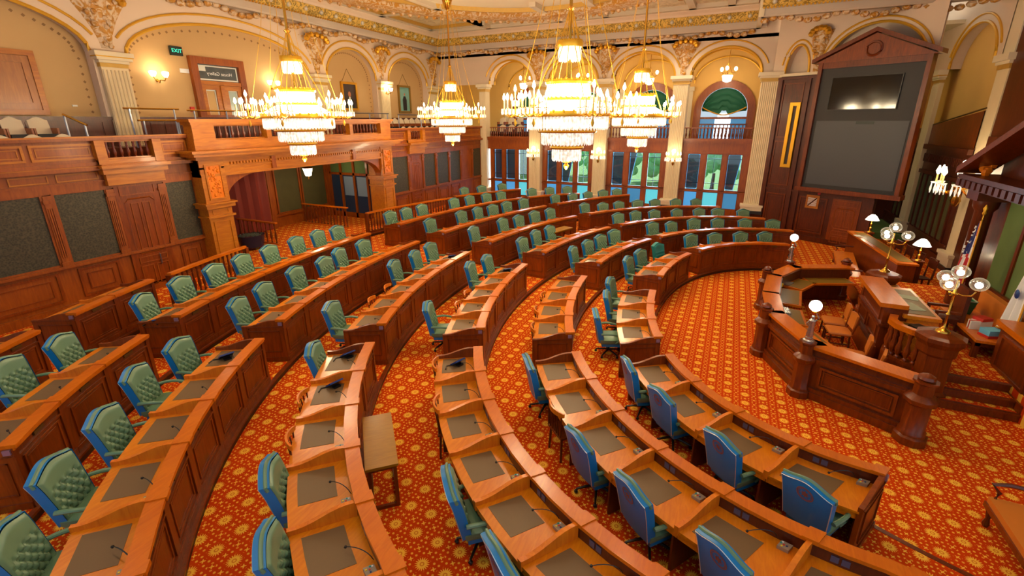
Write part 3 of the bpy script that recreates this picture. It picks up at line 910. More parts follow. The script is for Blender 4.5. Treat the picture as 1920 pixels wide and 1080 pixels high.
def panel_door(name, s0, s1, z0, z1, d, fn, parent_kind=True):
    r = MB(); bx(r, s0, s1, 0.0, d, z0, z1); r.map(fn)
    o = struct(r.build(name, 'wood_panel'))
    mb = MB(); c = (s0 + s1) / 2; zz = z0 + (z1 - z0) * 0.32
    # tall octagonal raised panel
    for a, b, q0, q1 in ((s0 + 0.17, s1 - 0.17, zz + 0.12, z1 - 0.42),):
        P = [(a + 0.09, q0), (b - 0.09, q0), (b, q0 + 0.10), (b, q1 - 0.10), (b - 0.09, q1), (a + 0.09, q1), (a, q1 - 0.10), (a, q0 + 0.10)]
        mb.tube([(s, d + 0.005, z) for s, z in P], 0.02, 4, closed=True)
        for sx in (a + 0.12, c + 0.04):
            frame(mb, sx, sx + (b - a) / 2 - 0.16, q0 + 0.12, q1 - 0.12, 0.02, d, d + 0.02)
    frame(mb, s0 + 0.17, s1 - 0.17, zz - 0.16, zz + 0.02, 0.022, d, d + 0.02)
    frame(mb, s0 + 0.17, c - 0.04, z0 + 0.15, zz - 0.24, 0.022, d, d + 0.02)
    frame(mb, c + 0.04, s1 - 0.17, z0 + 0.15, zz - 0.24, 0.022, d, d + 0.02)
    frame(mb, s0 + 0.10, s1 - 0.10, z1 - 0.32, z1 - 0.06, 0.025, d, d + 0.02)
    mb.map(fn).build('door_panel', 'wood_wall', o)
    return o
dr = panel_door('door_1', 6.56, 7.62, 0.92, 4.0, 0.05, L)
mb = MB(); mb.tube([L(7.25, 0.07, 1.62), L(7.25, 0.10, 1.64), L(7.25, 0.10, 1.92), L(7.25, 0.07, 1.94)], 0.015, 5); mb.build('door_handle', 'steel', dr, True)
panel_door('door_2', 19.34, 20.32, 0.92, 3.95, 0.05, L)
# cornice blocks over the two doors
for q, (s0, s1) in enumerate(((6.33, 7.88), (19.1, 20.55))):
    mb = MB(); bx(mb, s0, s1, 0, 0.30, 4.30, 4.55); bx(mb, s0 - 0.05, s1 + 0.05, 0, 0.40, 4.45, 4.53); bx(mb, s0 + 0.08, s1 - 0.08, 0, 0.2, 4.0, 4.3)
    bx(mb, s0, s0 + 0.22, -0.06, 0.22, 4.55, 5.16); bx(mb, s1 - 0.22, s1, -0.06, 0.22, 4.55, 5.16); bx(mb, s0, s1, -0.06, 0.20, 4.55, 4.66)
    struct(mb.map(L).build('trim_%d' % (3 + q), 'wood_gallery'))
def balustrade(label, fn, s0, s1, d, z0, z1, n, mat, group, rails=None):
    base = fn((s0 + s1) / 2, d, z0)
    t = thing('balustrade', label, 'balustrade', base, 0, group)
    mb = MB(); bx(mb, s0, s1, d - 0.06, d + 0.06, z1 - 0.05, z1); mb.map(fn).shift(base).build('hand_rail', mat, t)
    mb = MB(); bx(mb, s0, s1, d - 0.05, d + 0.05, z0, z0 + 0.04); mb.map(fn).shift(base).build('bottom_rail', mat, t)
    first = None
    for i in range(n):
        s = s0 + (s1 - s0) * (i + 0.5) / n; p = fn(s, d, 0); q = (p[0] - base[0], p[1] - base[1], 0)
        if first is None: first = baluster_mesh(0.03, z1 - z0 - 0.04).build('baluster', 'wood_red', t, True, q)
        else: copyto(first, t, q)
    return t
balustrade('short oak balustrade above the near panelled door', L, 6.56, 7.66, 0.06, 4.66, 5.15, 7, 'wood_gallery', 'gallery balustrades')
balustrade('short oak balustrade above the panelled door past the portal', L, 19.33, 20.33, 0.06, 4.66, 5.15, 7, 'wood_gallery', 'gallery balustrades')

# ------------------------------------------------------------------ the carved portal
po = MB()
for s0, s1 in ((8.62, 9.38), (16.68, 17.45)):
    bx(po, s0, s1, -0.3, 0.50, 0.9, 4.5)
    bx(po, s0 - 0.08, s1 + 0.08, -0.3, 0.60, 3.02, 3.14); bx(po, s0 - 0.13, s1 + 0.13, -0.3, 0.66, 3.14, 3.19); bx(po, s0 - 0.06, s1 + 0.06, -0.3, 0.57, 2.72, 2.78)
    bx(po, s0 - 0.07, s1 + 0.07, -0.3, 0.57, 0.9, 1.15)
bx(po, 8.62, 17.45, 0.05, 0.46, 4.02, 4.5)
bx(po, 8.62, 17.45, 0.0, 0.52, 3.98, 4.06)
bx(po, 8.62, 17.45, 0.0, 0.50, 4.22, 4.27)
bx(po, 8.50, 17.57, -0.1, 0.62, 4.50, 4.60); bx(po, 8.36, 17.75, -0.1, 0.80, 4.60, 4.70); bx(po, 8.28, 17.85, -0.1, 0.88, 4.70, 4.77)
bx(po, 8.62, 17.45, 0.1, 0.50, 4.77, 5.06)
for c in (8.95, 11.15, 13.05, 15.0, 17.12):
    w = 0.33 if c in (8.95, 17.12) else 0.09
    bx(po, c - w, c + w, 0.12, 0.52, 5.06, 5.52)
bx(po, 8.58, 17.5, 0.08, 0.56, 5.50, 5.58); bx(po, 8.52, 17.56, 0.04, 0.62, 5.58, 5.67)
for s in [9.6 + 0.11 * i for i in range(64)]: bx(po, s, s + 0.06, 0.46, 0.53, 4.31, 4.38)
portal = struct(po.map(L).build('trim_5', 'wood_gallery'))
def po_part(mb, name, mat, smooth=False): return mb.map(L).build(name, mat, portal, smooth)
for s0, s1 in ((8.62, 9.38), (16.68, 17.45)):
    mb = MB(); frame(mb, s0 + 0.12, s1 - 0.12, 3.28, 4.36, 0.05, 0.5, 0.54); frame(mb, s0 + 0.10, s1 - 0.10, 1.22, 2.62, 0.05, 0.5, 0.53); frame(mb, s0 + 0.12, s1 - 0.12, 2.82, 2.98, 0.025, 0.5, 0.52); po_part(mb, 'pier_moulding', 'wood_gallery')
    mb = MB(); bx(mb, s0 + 0.17, s1 - 0.17, 0.5, 0.512, 3.33, 4.31)
    rnd = random.Random(3)
    for q in range(42):
        mb.ball((rnd.uniform(s0 + 0.22, s1 - 0.22), 0.51, rnd.uniform(3.38, 4.26)), rnd.uniform(0.025, 0.05), 6, 4)
    po_part(mb, 'carved_panel', 'wood_orange', True)
for s in (11.15, 15.0):
    mb = MB(); bx(mb, s - 0.08, s + 0.08, 0.46, 0.54, 4.06, 4.46); po_part(mb, 'frieze_block', 'wood_wall')
for base, sg in ((9.38, 1), (16.68, -1)):   # quarter arch brackets under the lintel
    mb = MB(); R = []
    for i in range(11):
        a = pi / 2 * i / 10
        s = base + sg * 1.5 * (1 - cos(a)) ; z = 3.2 + 0.8 * sin(a)
        R.append([(s, 0.08, z), (s, 0.40, z), (s, 0.40, 4.03), (s, 0.08, 4.03)])
    mb.rings(R); po_part(mb, 'arch_bracket', 'wood_wall')
G_ = 'gallery balustrades'
P_ = LW(-14.9)
for nm, s0, s1, n in (('first', 9.28, 11.06, 9), ('second', 11.24, 12.96, 9), ('third', 13.14, 14.91, 9), ('last', 15.09, 16.79, 9)):
    balustrade('dark oak balustrade, %s from the near end above the carved portal' % nm, P_, s0, s1, 0.32, 5.06, 5.51, n, 'wood_gallery', G_)

# alcove behind the portal
al = MB()
bx(al, 8.9, 9.02, -4.3, -0.3, 0.9, 4.5); bx(al, 17.55, 17.67, -4.3, -0.3, 0.9, 4.5)
bx(al, 8.9, 17.67, -3.9, -3.75, 0.9, 4.5); bx(al, 8.9, 17.67, -4.3, -0.3, 4.40, 4.50)
for s in (13.7, 13.95, 17.35): bx(al, s - 0.11, s + 0.11, -3.75, -3.6, 0.9, 4.4)
bx(al, 13.7, 17.5, -3.75, -3.62, 1.42, 1.52)
alc = struct(al.map(L).build('wall_alcove', 'wood_wall'))
for s0, s1 in ((14.3, 15.6), (15.75, 17.2)):
    mb = MB(); bx(mb, s0, s1, -3.75, -3.72, 1.52, 3.55); mb.map(L).build('woven_panel', 'felt_dim', alc)
    mb = MB(); frame(mb, s0 - 0.04, s1 + 0.04, 1.5, 3.6, 0.07, -3.75, -3.68); mb.map(L).build('panel_frame', 'wood_wall', alc)
# red curtain hung at the left of the alcove
mb = MB(); R = []
for i in range(41):
    s = 9.7 + 3.8 * i / 40; d = -3.3 + 0.06 * sin(i * 1.3)
    R.append([(s, d, 1.0), (s, d + 0.015, 1.0), (s, d + 0.015, 4.1), (s, d, 4.1)])
mb.rings(R); tag(mb.map(L).build('curtain', 'curtain', None, True), 'dark red curtain hanging inside the carved portal', 'curtain')
# glazed inner doorway of the alcove
# glazed screen along the side of the alcove
gs = MB()
AS = lambda s, d, z: (-15.2 - s, 17.55 - d, z)
for s in (0.0, 0.85, 1.7, 2.55, 3.3): bx(gs, s - 0.06, s + 0.06, 0, 0.12, 0.92, 4.1)
bx(gs, 0, 3.4, 0, 0.12, 3.02, 3.14); bx(gs, 0, 3.4, 0, 0.12, 4.0, 4.1); bx(gs, 0, 3.4, 0, 0.12, 0.92, 1.15)
gso = struct(gs.map(AS).build('door_3', 'wood_wall'))
for i, s in enumerate((0.0, 0.85, 1.7, 2.55)):
    mb = MB(); bx(mb, s + 0.06, s + 0.79, 0.03, 0.05, 1.15, 3.02); mb.map(AS).build('door_glass', 'pane_dark', gso)
    mb = MB(); bx(mb, s + 0.06, s + 0.79, 0.03, 0.05, 3.14, 4.0); mb.map(AS).build('transom_glass', 'feltgreen', gso)
for s in (1.76, 0.91):
    mb = MB(); bx(mb, s + 0.05, s + 0.66, 0.055, 0.06, 2.0, 2.95); mb.map(AS).build('pale_blind', 'bluegrey', gso)
M_rail = 'alcove railings'
AR = lambda s, d, z: (s, 15.45 + d, z)
balustrade('low mahogany railing with balusters inside the portal', AR, -18.4, -15.55, 0, 0.92, 1.86, 14, 'wood_rail', M_rail)
for x in (-15.55, -17.0, -18.4):
    pass
AR2 = lambda s, d, z: (s, 12.0 + d, z)
balustrade('mahogany railing beside the red curtain inside the portal', AR2, -18.5, -15.9, 0, 0.92, 1.80, 10, 'wood_rail', M_rail)
# hanging lantern in the alcove
t = thing('lantern', 'glowing glass lantern hanging under the carved portal', 'lantern', (-16.3, 14.2, 3.35))
mb = MB(); mb.lathe([(0.02, 0.0), (0.12, 0.03), (0.20, 0.34), (0.17, 0.36)], n=10); mb.build('lantern_glass', 'globe', t, True)
mb = MB(); mb.tube([(0, 0, 0.36), (0, 0, 1.05)], 0.012, 5); mb.lathe([(0.2, 0.34), (0.21, 0.37), (0.05, 0.42)], n=10); mb.lathe([(0.015, -0.12), (0.03, -0.06), (0.02, 0.0)], n=8); mb.build('lantern_mount', 'brass', t, True)
# dark pot in front of the portal
t = thing('pot', 'round dark blue pot with speckled top beside the near portal pier', 'pot', (-16.3, 11.15, 0.91))
mb = MB(); mb.lathe([(0.26, 0.0), (0.40, 0.12), (0.46, 0.5), (0.48, 0.56), (0.43, 0.56)], n=20); mb.build('pot_body', 'navypot', t, True)
mb = MB(); rnd = random.Random(5)
mb.lathe([(0.42, 0.50), (0.30, 0.56), (0.02, 0.58)], n=16)
for q in range(70):
    a = rnd.random() * 2 * pi; r = 0.4 * sqrt(rnd.random()); mb.ball((r * cos(a), r * sin(a), 0.56), 0.03, 5, 3)
mb.build('speckled_top', 'speckle', t, True)
# curved rail behind the back row of chairs, both sides of the portal walkway
def arc_rail(label, t0, t1):
    base = PT(7, (t0 + t1) / 2, 0, RISE * 7)
    t = thing('balustrade', label, 'balustrade', base, 0, 'curved railings behind the back row')
    mb = MB(); arcbox(mb, 7, t0, t1, 0.0, 0.12, base[2] + 0.86, base[2] + 0.93); mb.shift(base).build('hand_rail', 'wood_rail', t)
    mb = MB(); arcbox(mb, 7, t0, t1, 0.03, 0.09, base[2], base[2] + 0.10); mb.shift(base).build('bottom_rail', 'wood_red', t)
    for e in (t0, t1): mb = MB(); arcbox(mb, 7, e - 0.15, e + 0.15, -0.01, 0.13, base[2], base[2] + 0.88, 1); mb.shift(base).build('post', 'wood_red', t)
    n = int(abs(t1 - t0) * pi / 180 * 19.8 / 0.16); first = None
    for i in range(n):
        q = PT(7, t0 + (t1 - t0) * (i + 0.5) / n, 0.06, base[2]); q = (q[0] - base[0], q[1] - base[1], 0)
        if first is None: first = baluster_mesh(0.1, 0.87).build('baluster', 'wood_red', t, True, q)
        else: copyto(first, t, q)
arc_rail('curved mahogany railing with balusters between the near back desks and the portal', 199.6, 191.6)
arc_rail('curved mahogany railing with balusters past the portal behind the back row', 174.6, 159.6)
# small white box on the dado ledge
tag(MB().box(-14.80, -14.70, 8.72, 8.80, 2.15, 2.24).build('wall_box', 'whitep'), 'small white box on the dado ledge by the near portal pier', 'box')
# ------------------------------------------------------------------ gallery and upper left wall
U = LW(-18.0)
gf = MB(); gf.box(-18.4, -15.0, -4, 27.1, 4.40, 4.50); gf.box(-18.4, -16.9, -4, 27.1, 4.5, 4.85); struct(gf.build('floor_gallery', 'wood_dark'))
wu = MB()
BAYS = [(0.6, 8.3, 7.65, 9.05), (9.2, 16.5, 7.65, 9.02), (17.5, 21.0, 7.65, 9.08), (21.95, 25.7, 7.65, 9.08)]
wu = arch_wall(BAYS, -4.0, 27.1, 10.8, 0.35)
for s0, s1 in ((8.3, 9.2), (16.5, 17.5), (21.0, 21.95), (25.7, 27.1), (-4, 0.6)):
    bx(wu, s0, s1, -0.35, 0.0, 4.5, 7.65)
upper_left = struct(wu.map(U).build('wall_left_upper', 'pink'))
mb = MB(); bx(mb, -4, 27.1, -0.45, -0.35, 4.5, 9.6); mb.map(U).build('recessed_wall', 'tan', upper_left)
arch_trims(BAYS, U, upper_left)
for a, b, sp, tp in BAYS:   # stencilled border of small rosettes inside the arch
    mb = MB()
    C = arch_curve(a + 0.28, b - 0.28, sp, tp - 0.22, 34)
    for s, z in C: mb.add([(s - 0.05, -0.344, z), (s, -0.344, z - 0.05), (s + 0.05, -0.344, z), (s, -0.344, z + 0.05)], [(0, 1, 2, 3)])
    for z in [5.9 + 0.22 * i for i in range(8)]:
        for s in (a + 0.2, b - 0.2): mb.add([(s - 0.045, -0.344, z), (s, -0.344, z - 0.045), (s + 0.045, -0.344, z), (s, -0.344, z + 0.045)], [(0, 1, 2, 3)])
    mb.map(U).build('stencil_border', 'stencil', upper_left)
mb = MB(); bx(mb, -4, 27.1, -0.34, 0.03, 4.5, 5.70); bx(mb, -4, 27.1, -0.34, 0.08, 5.66, 5.76)
for s in [x * 0.45 for x in range(-8, 60)]: bx(mb, s, s + 0.05, 0.03, 0.05, 4.6, 5.6)
mb.map(U).build('wainscot', 'wood_dark', upper_left)
def fluted(fn, c, w, z0, z1, capz, parent, mat='stone', n=7, d=0.16):
    mb = MB(); bx(mb, c - w / 2, c + w / 2, 0, d, z0, z1)
    for i in range(n):
        s = c - w / 2 + w * (i + 0.5) / n
        mb.lathe([(w / n * 0.36, z0 + 0.08), (w / n * 0.36, z1 - 0.08)], (s, d, 0), 8)
    mb.map(fn).build('fluted_shaft', mat, parent)
    mb = MB(); bx(mb, c - w / 2 - 0.02, c + w / 2 + 0.02, 0, d + 0.02, z1, z1 + 0.12); mb.map(fn).build('gilt_necking', 'goldpaint_dull', parent)
    mb = MB(); bx(mb, c - w / 2 - 0.05, c + w / 2 + 0.05, 0, d + 0.06, z1 + 0.12, z1 + 0.20); bx(mb, c - w / 2 - 0.12, c + w / 2 + 0.12, 0, d + 0.14, z1 + 0.20, z1 + 0.28); bx(mb, c - w / 2 - 0.16, c + w / 2 + 0.16, 0, d + 0.18, z1 + 0.31, capz); mb.map(fn).build('capital', 'cream', parent)
    mb = MB(); bx(mb, c - w / 2 - 0.14, c + w / 2 + 0.14, 0, d + 0.15, z1 + 0.28, z1 + 0.315); mb.map(fn).build('gilt_line', 'goldpaint', parent)
for q, c in enumerate((8.75, 17.0, 21.48, 26.2)):
    t = struct(MB().box(-18.0, -17.99, c - 0.1, c + 0.1, 5.0, 5.2).build('trim_%d' % (10 + q), 'stone'))
    fluted(U, c, 0.72, 4.6, 7.22, 7.66, t)
for c in (8.75, 17.0, 21.48, 26.4): spandrel(c, 7.78, 9.25, 0.30, 1.35 if c > 17.5 else 1.7, U, upper_left)

# cornice with gilt frieze, all round the visible ceiling
def cornice(path, name):
    """path: list of (x,y, nx,ny) corners with inward diagonal normals"""
    o = None
    for nm, mat, prof in (('fascia', 'fascia', [(0.0, 9.72), (0.30, 9.72), (0.34, 9.78), (0.34, 10.02), (0.40, 10.06), (0.0, 10.06)]),
                          ('gilt_frieze', 'ornate_gold', [(0.0, 10.06), (0.42, 10.06), (0.50, 10.14), (0.66, 10.40), (0.0, 10.40)]),
                          ('crown', 'pink', [(0.0, 10.40), (0.72, 10.40), (0.78, 10.48), (0.95, 10.58), (0.95, 10.82), (0.0, 10.82)])):
        mb = MB(); R = [[(x + nx * d, y + ny * d, z) for d, z in prof] for x, y, nx, ny in path]
        mb.rings(R)
        if o is None: o = struct(mb.build(name, mat))
        else: mb.build(nm, mat, o)
    mb = MB(); m2 = MB(); m3 = MB()
    for (x0, y0, a0, b0), (x1, y1, a1, b1) in zip(path[:-1], path[1:]):
        ln = hypot(x1 - x0, y1 - y0); n = int(ln / 0.85)
        ux, uy = (x1 - x0) / ln, (y1 - y0) / ln
        nx, ny = (uy, -ux)
        for i in range(n):
            f = (i + 0.5) / n * ln
            mb.ball((x0 + ux * f + nx * 0.56, y0 + uy * f + ny * 0.56, 10.23), 0.10, 8, 5)
        for i in range(int(ln / 0.14)):
            f = (i + 0.5) * 0.14
            m2.obox((x0 + ux * f + nx * 0.39, y0 + uy * f + ny * 0.39, 10.045), (0.07, 0.08, 0.06), atan2(uy, ux))
        for i in range(int(ln / 0.32)):
            f = (i + 0.5) * 0.32
            m3.ball((x0 + ux * f + nx * 0.12, y0 + uy * f + ny * 0.12, 9.60 + 0.10 * sin(i * 0.9)), 0.17, 6, 4, 0.7)
    mb.build('rosette', 'silverish', o, True); m2.build('bead_moulding', 'gold', o); m3.build('leaf_swag', 'ornate', o, True)
    return o
cornice([(-18.0, -4, 1, 0), (-18.0, 27.0, 1, -1), (0.35, 27.0, 1, -1)], 'trim_20')
cornice([(0.35, 24.4, 0, -1), (9.0, 24.4, 0, -1)], 'trim_21')
mb = MB(); mb.box(0.25, 0.45, 24.0, 27.0, 9.72, 10.82); struct(mb.build('trim_22', 'cream'))

# ceiling with coffers and the oval gilt ring
ce = MB(); ce.box(-18.4, 9.0, -4, 27.3, 10.82, 10.95); ceiling = struct(ce.build('ceiling', 'ceil'))
mb = MB()
for y in (24.9, 20.6, 16.2, 11.0, 6.5): mb.box(-17.1, -13.3, y - 0.16, y + 0.16, 10.62, 10.82)
for x in (-16.95, -13.6): mb.box(x - 0.16, x + 0.16, -4, 25.0, 10.62, 10.82)
mb.box(-17, 0.2, 25.75, 26.05, 10.62, 10.82)
for x in (-13.6, -9.3, -6.8, -2.6, -0.9): mb.box(x - 0.16, x + 0.16, 22.0, 26.0, 10.62, 10.82)
mb.build('ceiling_beam', 'ceilbeam', ceiling)
mb = MB()
for y0, y1 in ((20.8, 24.7), (16.4, 20.4), (11.2, 16.0)):
    frame(mb, -16.75, -13.8, y0, y1, 0.12, 0, 1)
    mb.v = mb.v
m2 = MB()
for y0, y1 in ((20.8, 24.7), (16.4, 20.4), (11.2, 16.0), (6.7, 10.8)):
    m2.box(-16.78, -16.62, y0, y1, 10.64, 10.82); m2.box(-13.95, -13.78, y0, y1, 10.64, 10.82); m2.box(-16.78, -13.78, y0, y0 + 0.16, 10.64, 10.82); m2.box(-16.78, -13.78, y1 - 0.16, y1, 10.64, 10.82)
m2.build('gilt_coffer_frame', 'goldpaint_dull', ceiling)
m2 = MB()
for y0, y1 in ((20.8, 24.7), (16.4, 20.4), (11.2, 16.0), (6.7, 10.8)): m2.box(-16.6, -14.0, y0 + 0.2, y1 - 0.2, 10.78, 10.82)
for x0, x1 in ((-13.3, -9.6), (-6.5, -2.9), (-2.3, -1.1)): m2.box(x0, x1, 23.2, 25.6, 10.78, 10.82)
m2.build('painted_coffer', 'ornate_blue', ceiling)
def oval(prof, n=96):
    return [[(-8.5 + (8.35 + d) * cos(2 * pi * i / n), 13.4 + (11.15 + d) * sin(2 * pi * i / n), z) for d, z in prof] for i in range(n)]
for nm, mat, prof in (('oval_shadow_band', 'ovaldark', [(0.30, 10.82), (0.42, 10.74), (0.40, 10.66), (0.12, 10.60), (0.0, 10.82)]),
                      ('oval_gilt_band', 'ornate', [(0.12, 10.62), (0.12, 10.56), (-0.1, 10.48), (-0.6, 10.46), (-0.95, 10.52), (-1.0, 10.82), (0.0, 10.82)]),
                      ('oval_inner_band', 'goldpaint_dull', [(-1.05, 10.82), (-1.05, 10.68), (-1.35, 10.64), (-1.4, 10.82)])):
    mb = MB(); mb.rings(oval(prof), closed_path=True); mb.build(nm, mat, ceiling, True)
mb = MB()
for i in range(150):
    a = 2 * pi * i / 150
    mb.ball((-8.5 + 8.2 * cos(a), 13.4 + 11.0 * sin(a), 10.47), 0.12, 6, 4)
mb.build('oval_scrollwork', 'ornate', ceiling, True)
# recessed downlights
LIGHTS = []
for i, (x, y) in enumerate([(-17.3, 17.3), (-17.3, 19.5), (-17.3, 21.6), (-17.3, 23.9), (-15.2, 19.0), (-15.2, 22.8), (-3.0, 24.4), (-1.7, 24.6), (-11.5, 24.6), (-4.6, 24.6), (-17.3, 13.0), (-17.3, 9.0), (-15.2, 13.6), (-15.2, 8.8), (-1.5, 20.5), (-1.5, 16.0), (-1.5, 11.5), (-1.5, 7.0), (-1.5, 2.5), (-4.5, 2.5), (-11.5, 2.5), (-15.2, 3.0)]):
    mb = MB(); mb.lathe([(0.10, 0.0), (0.10, 0.03)], (0, 0, 0), 14)
    zc = 10.60 if x < -17 else 10.76
    o = thing('ceiling_downlight', 'small round recessed downlight, %s one along the ceiling edge' % (ORD[i + 1] if i < 12 else str(i + 1) + 'th'), 'ceiling light', (x, y, zc), 0, 'recessed ceiling downlights')
    mb.build('lens', 'downlight', o, True)
    mb = MB(); mb.lathe([(0.10, -0.005), (0.135, -0.005), (0.135, 0.03), (0.10, 0.03)], (0, 0, 0), 14); mb.build('trim_ring', 'brass', o, True)
    LIGHTS.append((x, y, zc - 0.05))

# things on the upper left wall
t = thing('wall_cabinet', 'large closed two-door wooden wall cabinet high on the near left wall', 'cabinet', (-18.33, 6.0, 5.80))
W = lambda s, d, z: (d, s, z)
mb = MB(); frame(mb, -1.75, 1.02, 0.0, 1.72, 0.14, 0, 0.12); bx(mb, -1.75, 1.02, 0, 0.04, 0.0, 1.72); mb.map(W).build('cabinet_frame', 'wood_gallery', t)
for s0, s1 in ((-1.6, -0.36), (-0.34, 0.88)):
    mb = MB(); bx(mb, s0, s1, 0.04, 0.09, 0.15, 1.57); frame(mb, s0 + 0.14, s1 - 0.14, 0.30, 1.42, 0.035, 0.09, 0.115); d_ = mb.map(W).build('cabinet_door', 'oak_door', t)
    mb = MB(); mb.ball((s1 - 0.06 if s0 < -1 else s0 + 0.06, 0.12, 0.85), 0.03, 8, 5); mb.map(W).build('knob', 'brass', d_, True)
# gallery door with transom
gd = struct(frame(MB(), 11.33, 13.41, 5.6, 7.88, 0.24, -0.34, -0.16).map(U).build('door_4', 'wood_wall'))
mb = MB(); bx(mb, 11.55, 13.2, -0.34, -0.18, 6.92, 7.06); bx(mb, 12.30, 12.44, -0.34, -0.18, 5.6, 6.95)
for s0, s1 in ((11.57, 12.30), (12.44, 13.17)): frame(mb, s0, s1, 5.6, 6.92, 0.17, -0.32, -0.22)
mb.map(U).build('door_leaf', 'wood_gallery', gd)
for s0, s1, mt in ((11.74, 12.13, 'tan'), (12.61, 13.0, 'paleglass')):
    mb = MB(); bx(mb, s0, s1, -0.31, -0.29, 5.77, 6.75); mb.map(U).build('door_glass', mt, gd)
    mb = MB(); frame(mb, s0 - 0.01, s1 + 0.01, 5.76, 6.76, 0.05, -0.29, -0.27); mb.map(U).build('glass_border', 'paper', gd)
mb = MB(); bx(mb, 11.57, 13.17, -0.31, -0.29, 7.06, 7.64); mb.map(U).build('transom_glass', 'transom', gd)
mb = MB(); frame(mb, 11.6, 13.14, 7.09, 7.61, 0.045, -0.29, -0.28); bx(mb, 11.65, 11.9, -0.29, -0.28, 7.40, 7.57); mb.map(U).build('transom_border', 'paper', gd)
def text_obj(name, body, size, mat, parent, mw):
    c = bpy.data.curves.new(name, 'FONT'); c.body = body; c.size = size; c.align_x = 'CENTER'; c.align_y = 'CENTER'; c.extrude = 0.002
    tmp = bpy.data.objects.new('text_source', c); COL.objects.link(tmp)
    dg = bpy.context.evaluated_depsgraph_get(); dg.update()
    me = bpy.data.meshes.new_from_object(tmp.evaluated_get(dg)); bpy.data.objects.remove(tmp)
    me.materials.clear(); me.materials.append(M[mat]); me.name = name
    o = bpy.data.objects.new(name, me); COL.objects.link(o)
    if parent: o.parent = parent
    o.matrix_basis = mw; return o
# matrices: text x axis along wall, y up, facing the room
def face_px(loc, flip=1): return Matrix(((0, 0, 1, loc[0]), (flip, 0, 0, loc[1]), (0, 1, 0, loc[2]), (0, 0, 0, 1)))
text_obj('transom_lettering', 'House Gallery', 0.17, 'whitep', gd, face_px((-18.275, 12.42, 7.33), -1))
# EXIT sign
t = thing('exit_sign', 'small dark exit sign with green glowing letters on the left gallery wall', 'sign', (-18.30, 10.95, 7.98))
mb = MB(); bx(mb, -0.20, 0.20, 0, 0.09, -0.15, 0.15); mb.map(W).build('sign_case', 'exitcase', t)
text_obj('sign_lettering', 'EXIT', 0.17, 'exit', t, face_px((0.10, 0, 0)))
tag(MB().box(-18.34, -18.30, 11.0, 11.3, 7.28, 7.42).build('wall_vent', 'whitep'), 'small white wall fitting beside the gallery door', 'vent')
tag(MB().box(-18.34, -18.28, 11.08, 11.22, 5.95, 6.12).build('fire_alarm', 'redp'), 'small red fire alarm box near the gallery door', 'alarm')
tag(MB().box(-18.34, -18.30, 7.62, 7.74, 6.05, 6.10).build('wall_plate', 'paper'), 'tiny pale wall plate beside the near wall cabinet', 'plate')
PL = []
def sconce2(label, s, z, dbase):
    t = thing('wall_sconce', label, 'wall lamp', (-18.0 + dbase, s, z), 0, 'two-light brass wall sconces')
    mb = MB(); mb.lathe([(0.05, -0.02), (0.05, 0.02)], (0, 0, -0.2), 8, 'x'); mb.tube([(0, 0, -0.2), (0.14, 0, -0.28), (0.18, 0, -0.2)], 0.02, 6)
    for sg in (-1, 1): mb.tube([(0.18, 0, -0.2), (0.2, sg * 0.14, -0.22), (0.2, sg * 0.2, -0.1)], 0.016, 6)
    mb.build('bracket', 'brass', t, True)
    for sg in (-1, 1):
        mb = MB(); mb.lathe([(0.05, -0.10), (0.10, -0.02), (0.11, 0.06), (0.07, 0.08)], (0.2, sg * 0.2, 0), 10); mb.build('glass_shade', 'globe', t, True)
    PL.append(((-18.0 + dbase + 0.32, s, z + 0.18), 16, 0.08))
sconce2('two-light sconce glowing between the near pilaster and the gallery door', 10.17, 7.17, -0.34)
sconce2('two-light sconce glowing just past the gallery door', 14.68, 7.17, -0.34)
sconce2('two-light sconce glowing on the pilaster between the two portraits', 21.5, 7.25, 0.18)
def portrait(label, s0, s1, z0, z1, kind):
    t = thing('framed_portrait', label, 'painting', (-18.34, (s0 + s1) / 2, z0))
    w = (s1 - s0) / 2; h = z1 - z0
    mb = MB(); frame(mb, -w, w, 0, h, 0.11, 0, 0.10); mb.map(W).build('picture_frame', 'gold' if kind == 1 else 'oldgold', t)
    mb = MB(); bx(mb, -w + 0.1, w - 0.1, 0.01, 0.04, 0.1, h - 0.1); mb.map(W).build('canvas', 'canvas_dark' if kind == 1 else 'canvas_teal', t)
    mb = MB(); mb.tube([W(-w * 0.75, 0.02, h), W(0, 0.01, h + 0.62), W(w * 0.75, 0.02, h)], 0.012, 4); mb.map(lambda x, y, z: (x, y, z)).build('hanging_cord', 'oldgold', t)
    if kind == 1:
        parts = [('painted_coat', 'canvas_coat', [(-0.32, 0.12), (0.32, 0.12), (0.26, 0.5), (0.12, 0.62), (-0.12, 0.62), (-0.26, 0.5)]), ('painted_collar', 'paper', [(-0.07, 0.52), (0.07, 0.52), (0.05, 0.68), (-0.05, 0.68)]), ('painted_face', 'canvas_skin', [(0.10 * cos(a * pi / 6), 0.79 + 0.14 * sin(a * pi / 6)) for a in range(12)])]
    else:
        parts = [('painted_figure', 'canvas_coat', [(-0.16, 0.14), (0.18, 0.14), (0.20, 0.75), (0.10, 0.95), (-0.08, 0.95), (-0.18, 0.75)]), ('painted_face', 'canvas_skin', [(0.055 * cos(a * pi / 6) + 0.02, 1.05 + 0.075 * sin(a * pi / 6)) for a in range(12)])]
    for nm, mt, poly in parts:
        mb = MB(); mb.add([(0.042 + 0.002 * (nm != 'painted_coat'), y, z) for y, z in poly], [tuple(range(len(poly)))]); mb.build(nm, mt, t)
    return t
portrait('gold-framed dark portrait of a person in a black coat on the left gallery wall', 18.66, 19.76, 6.12, 7.5, 1)
portrait('framed full-length portrait on teal ground near the far left corner', 23.15, 24.3, 6.05, 7.6, 2)

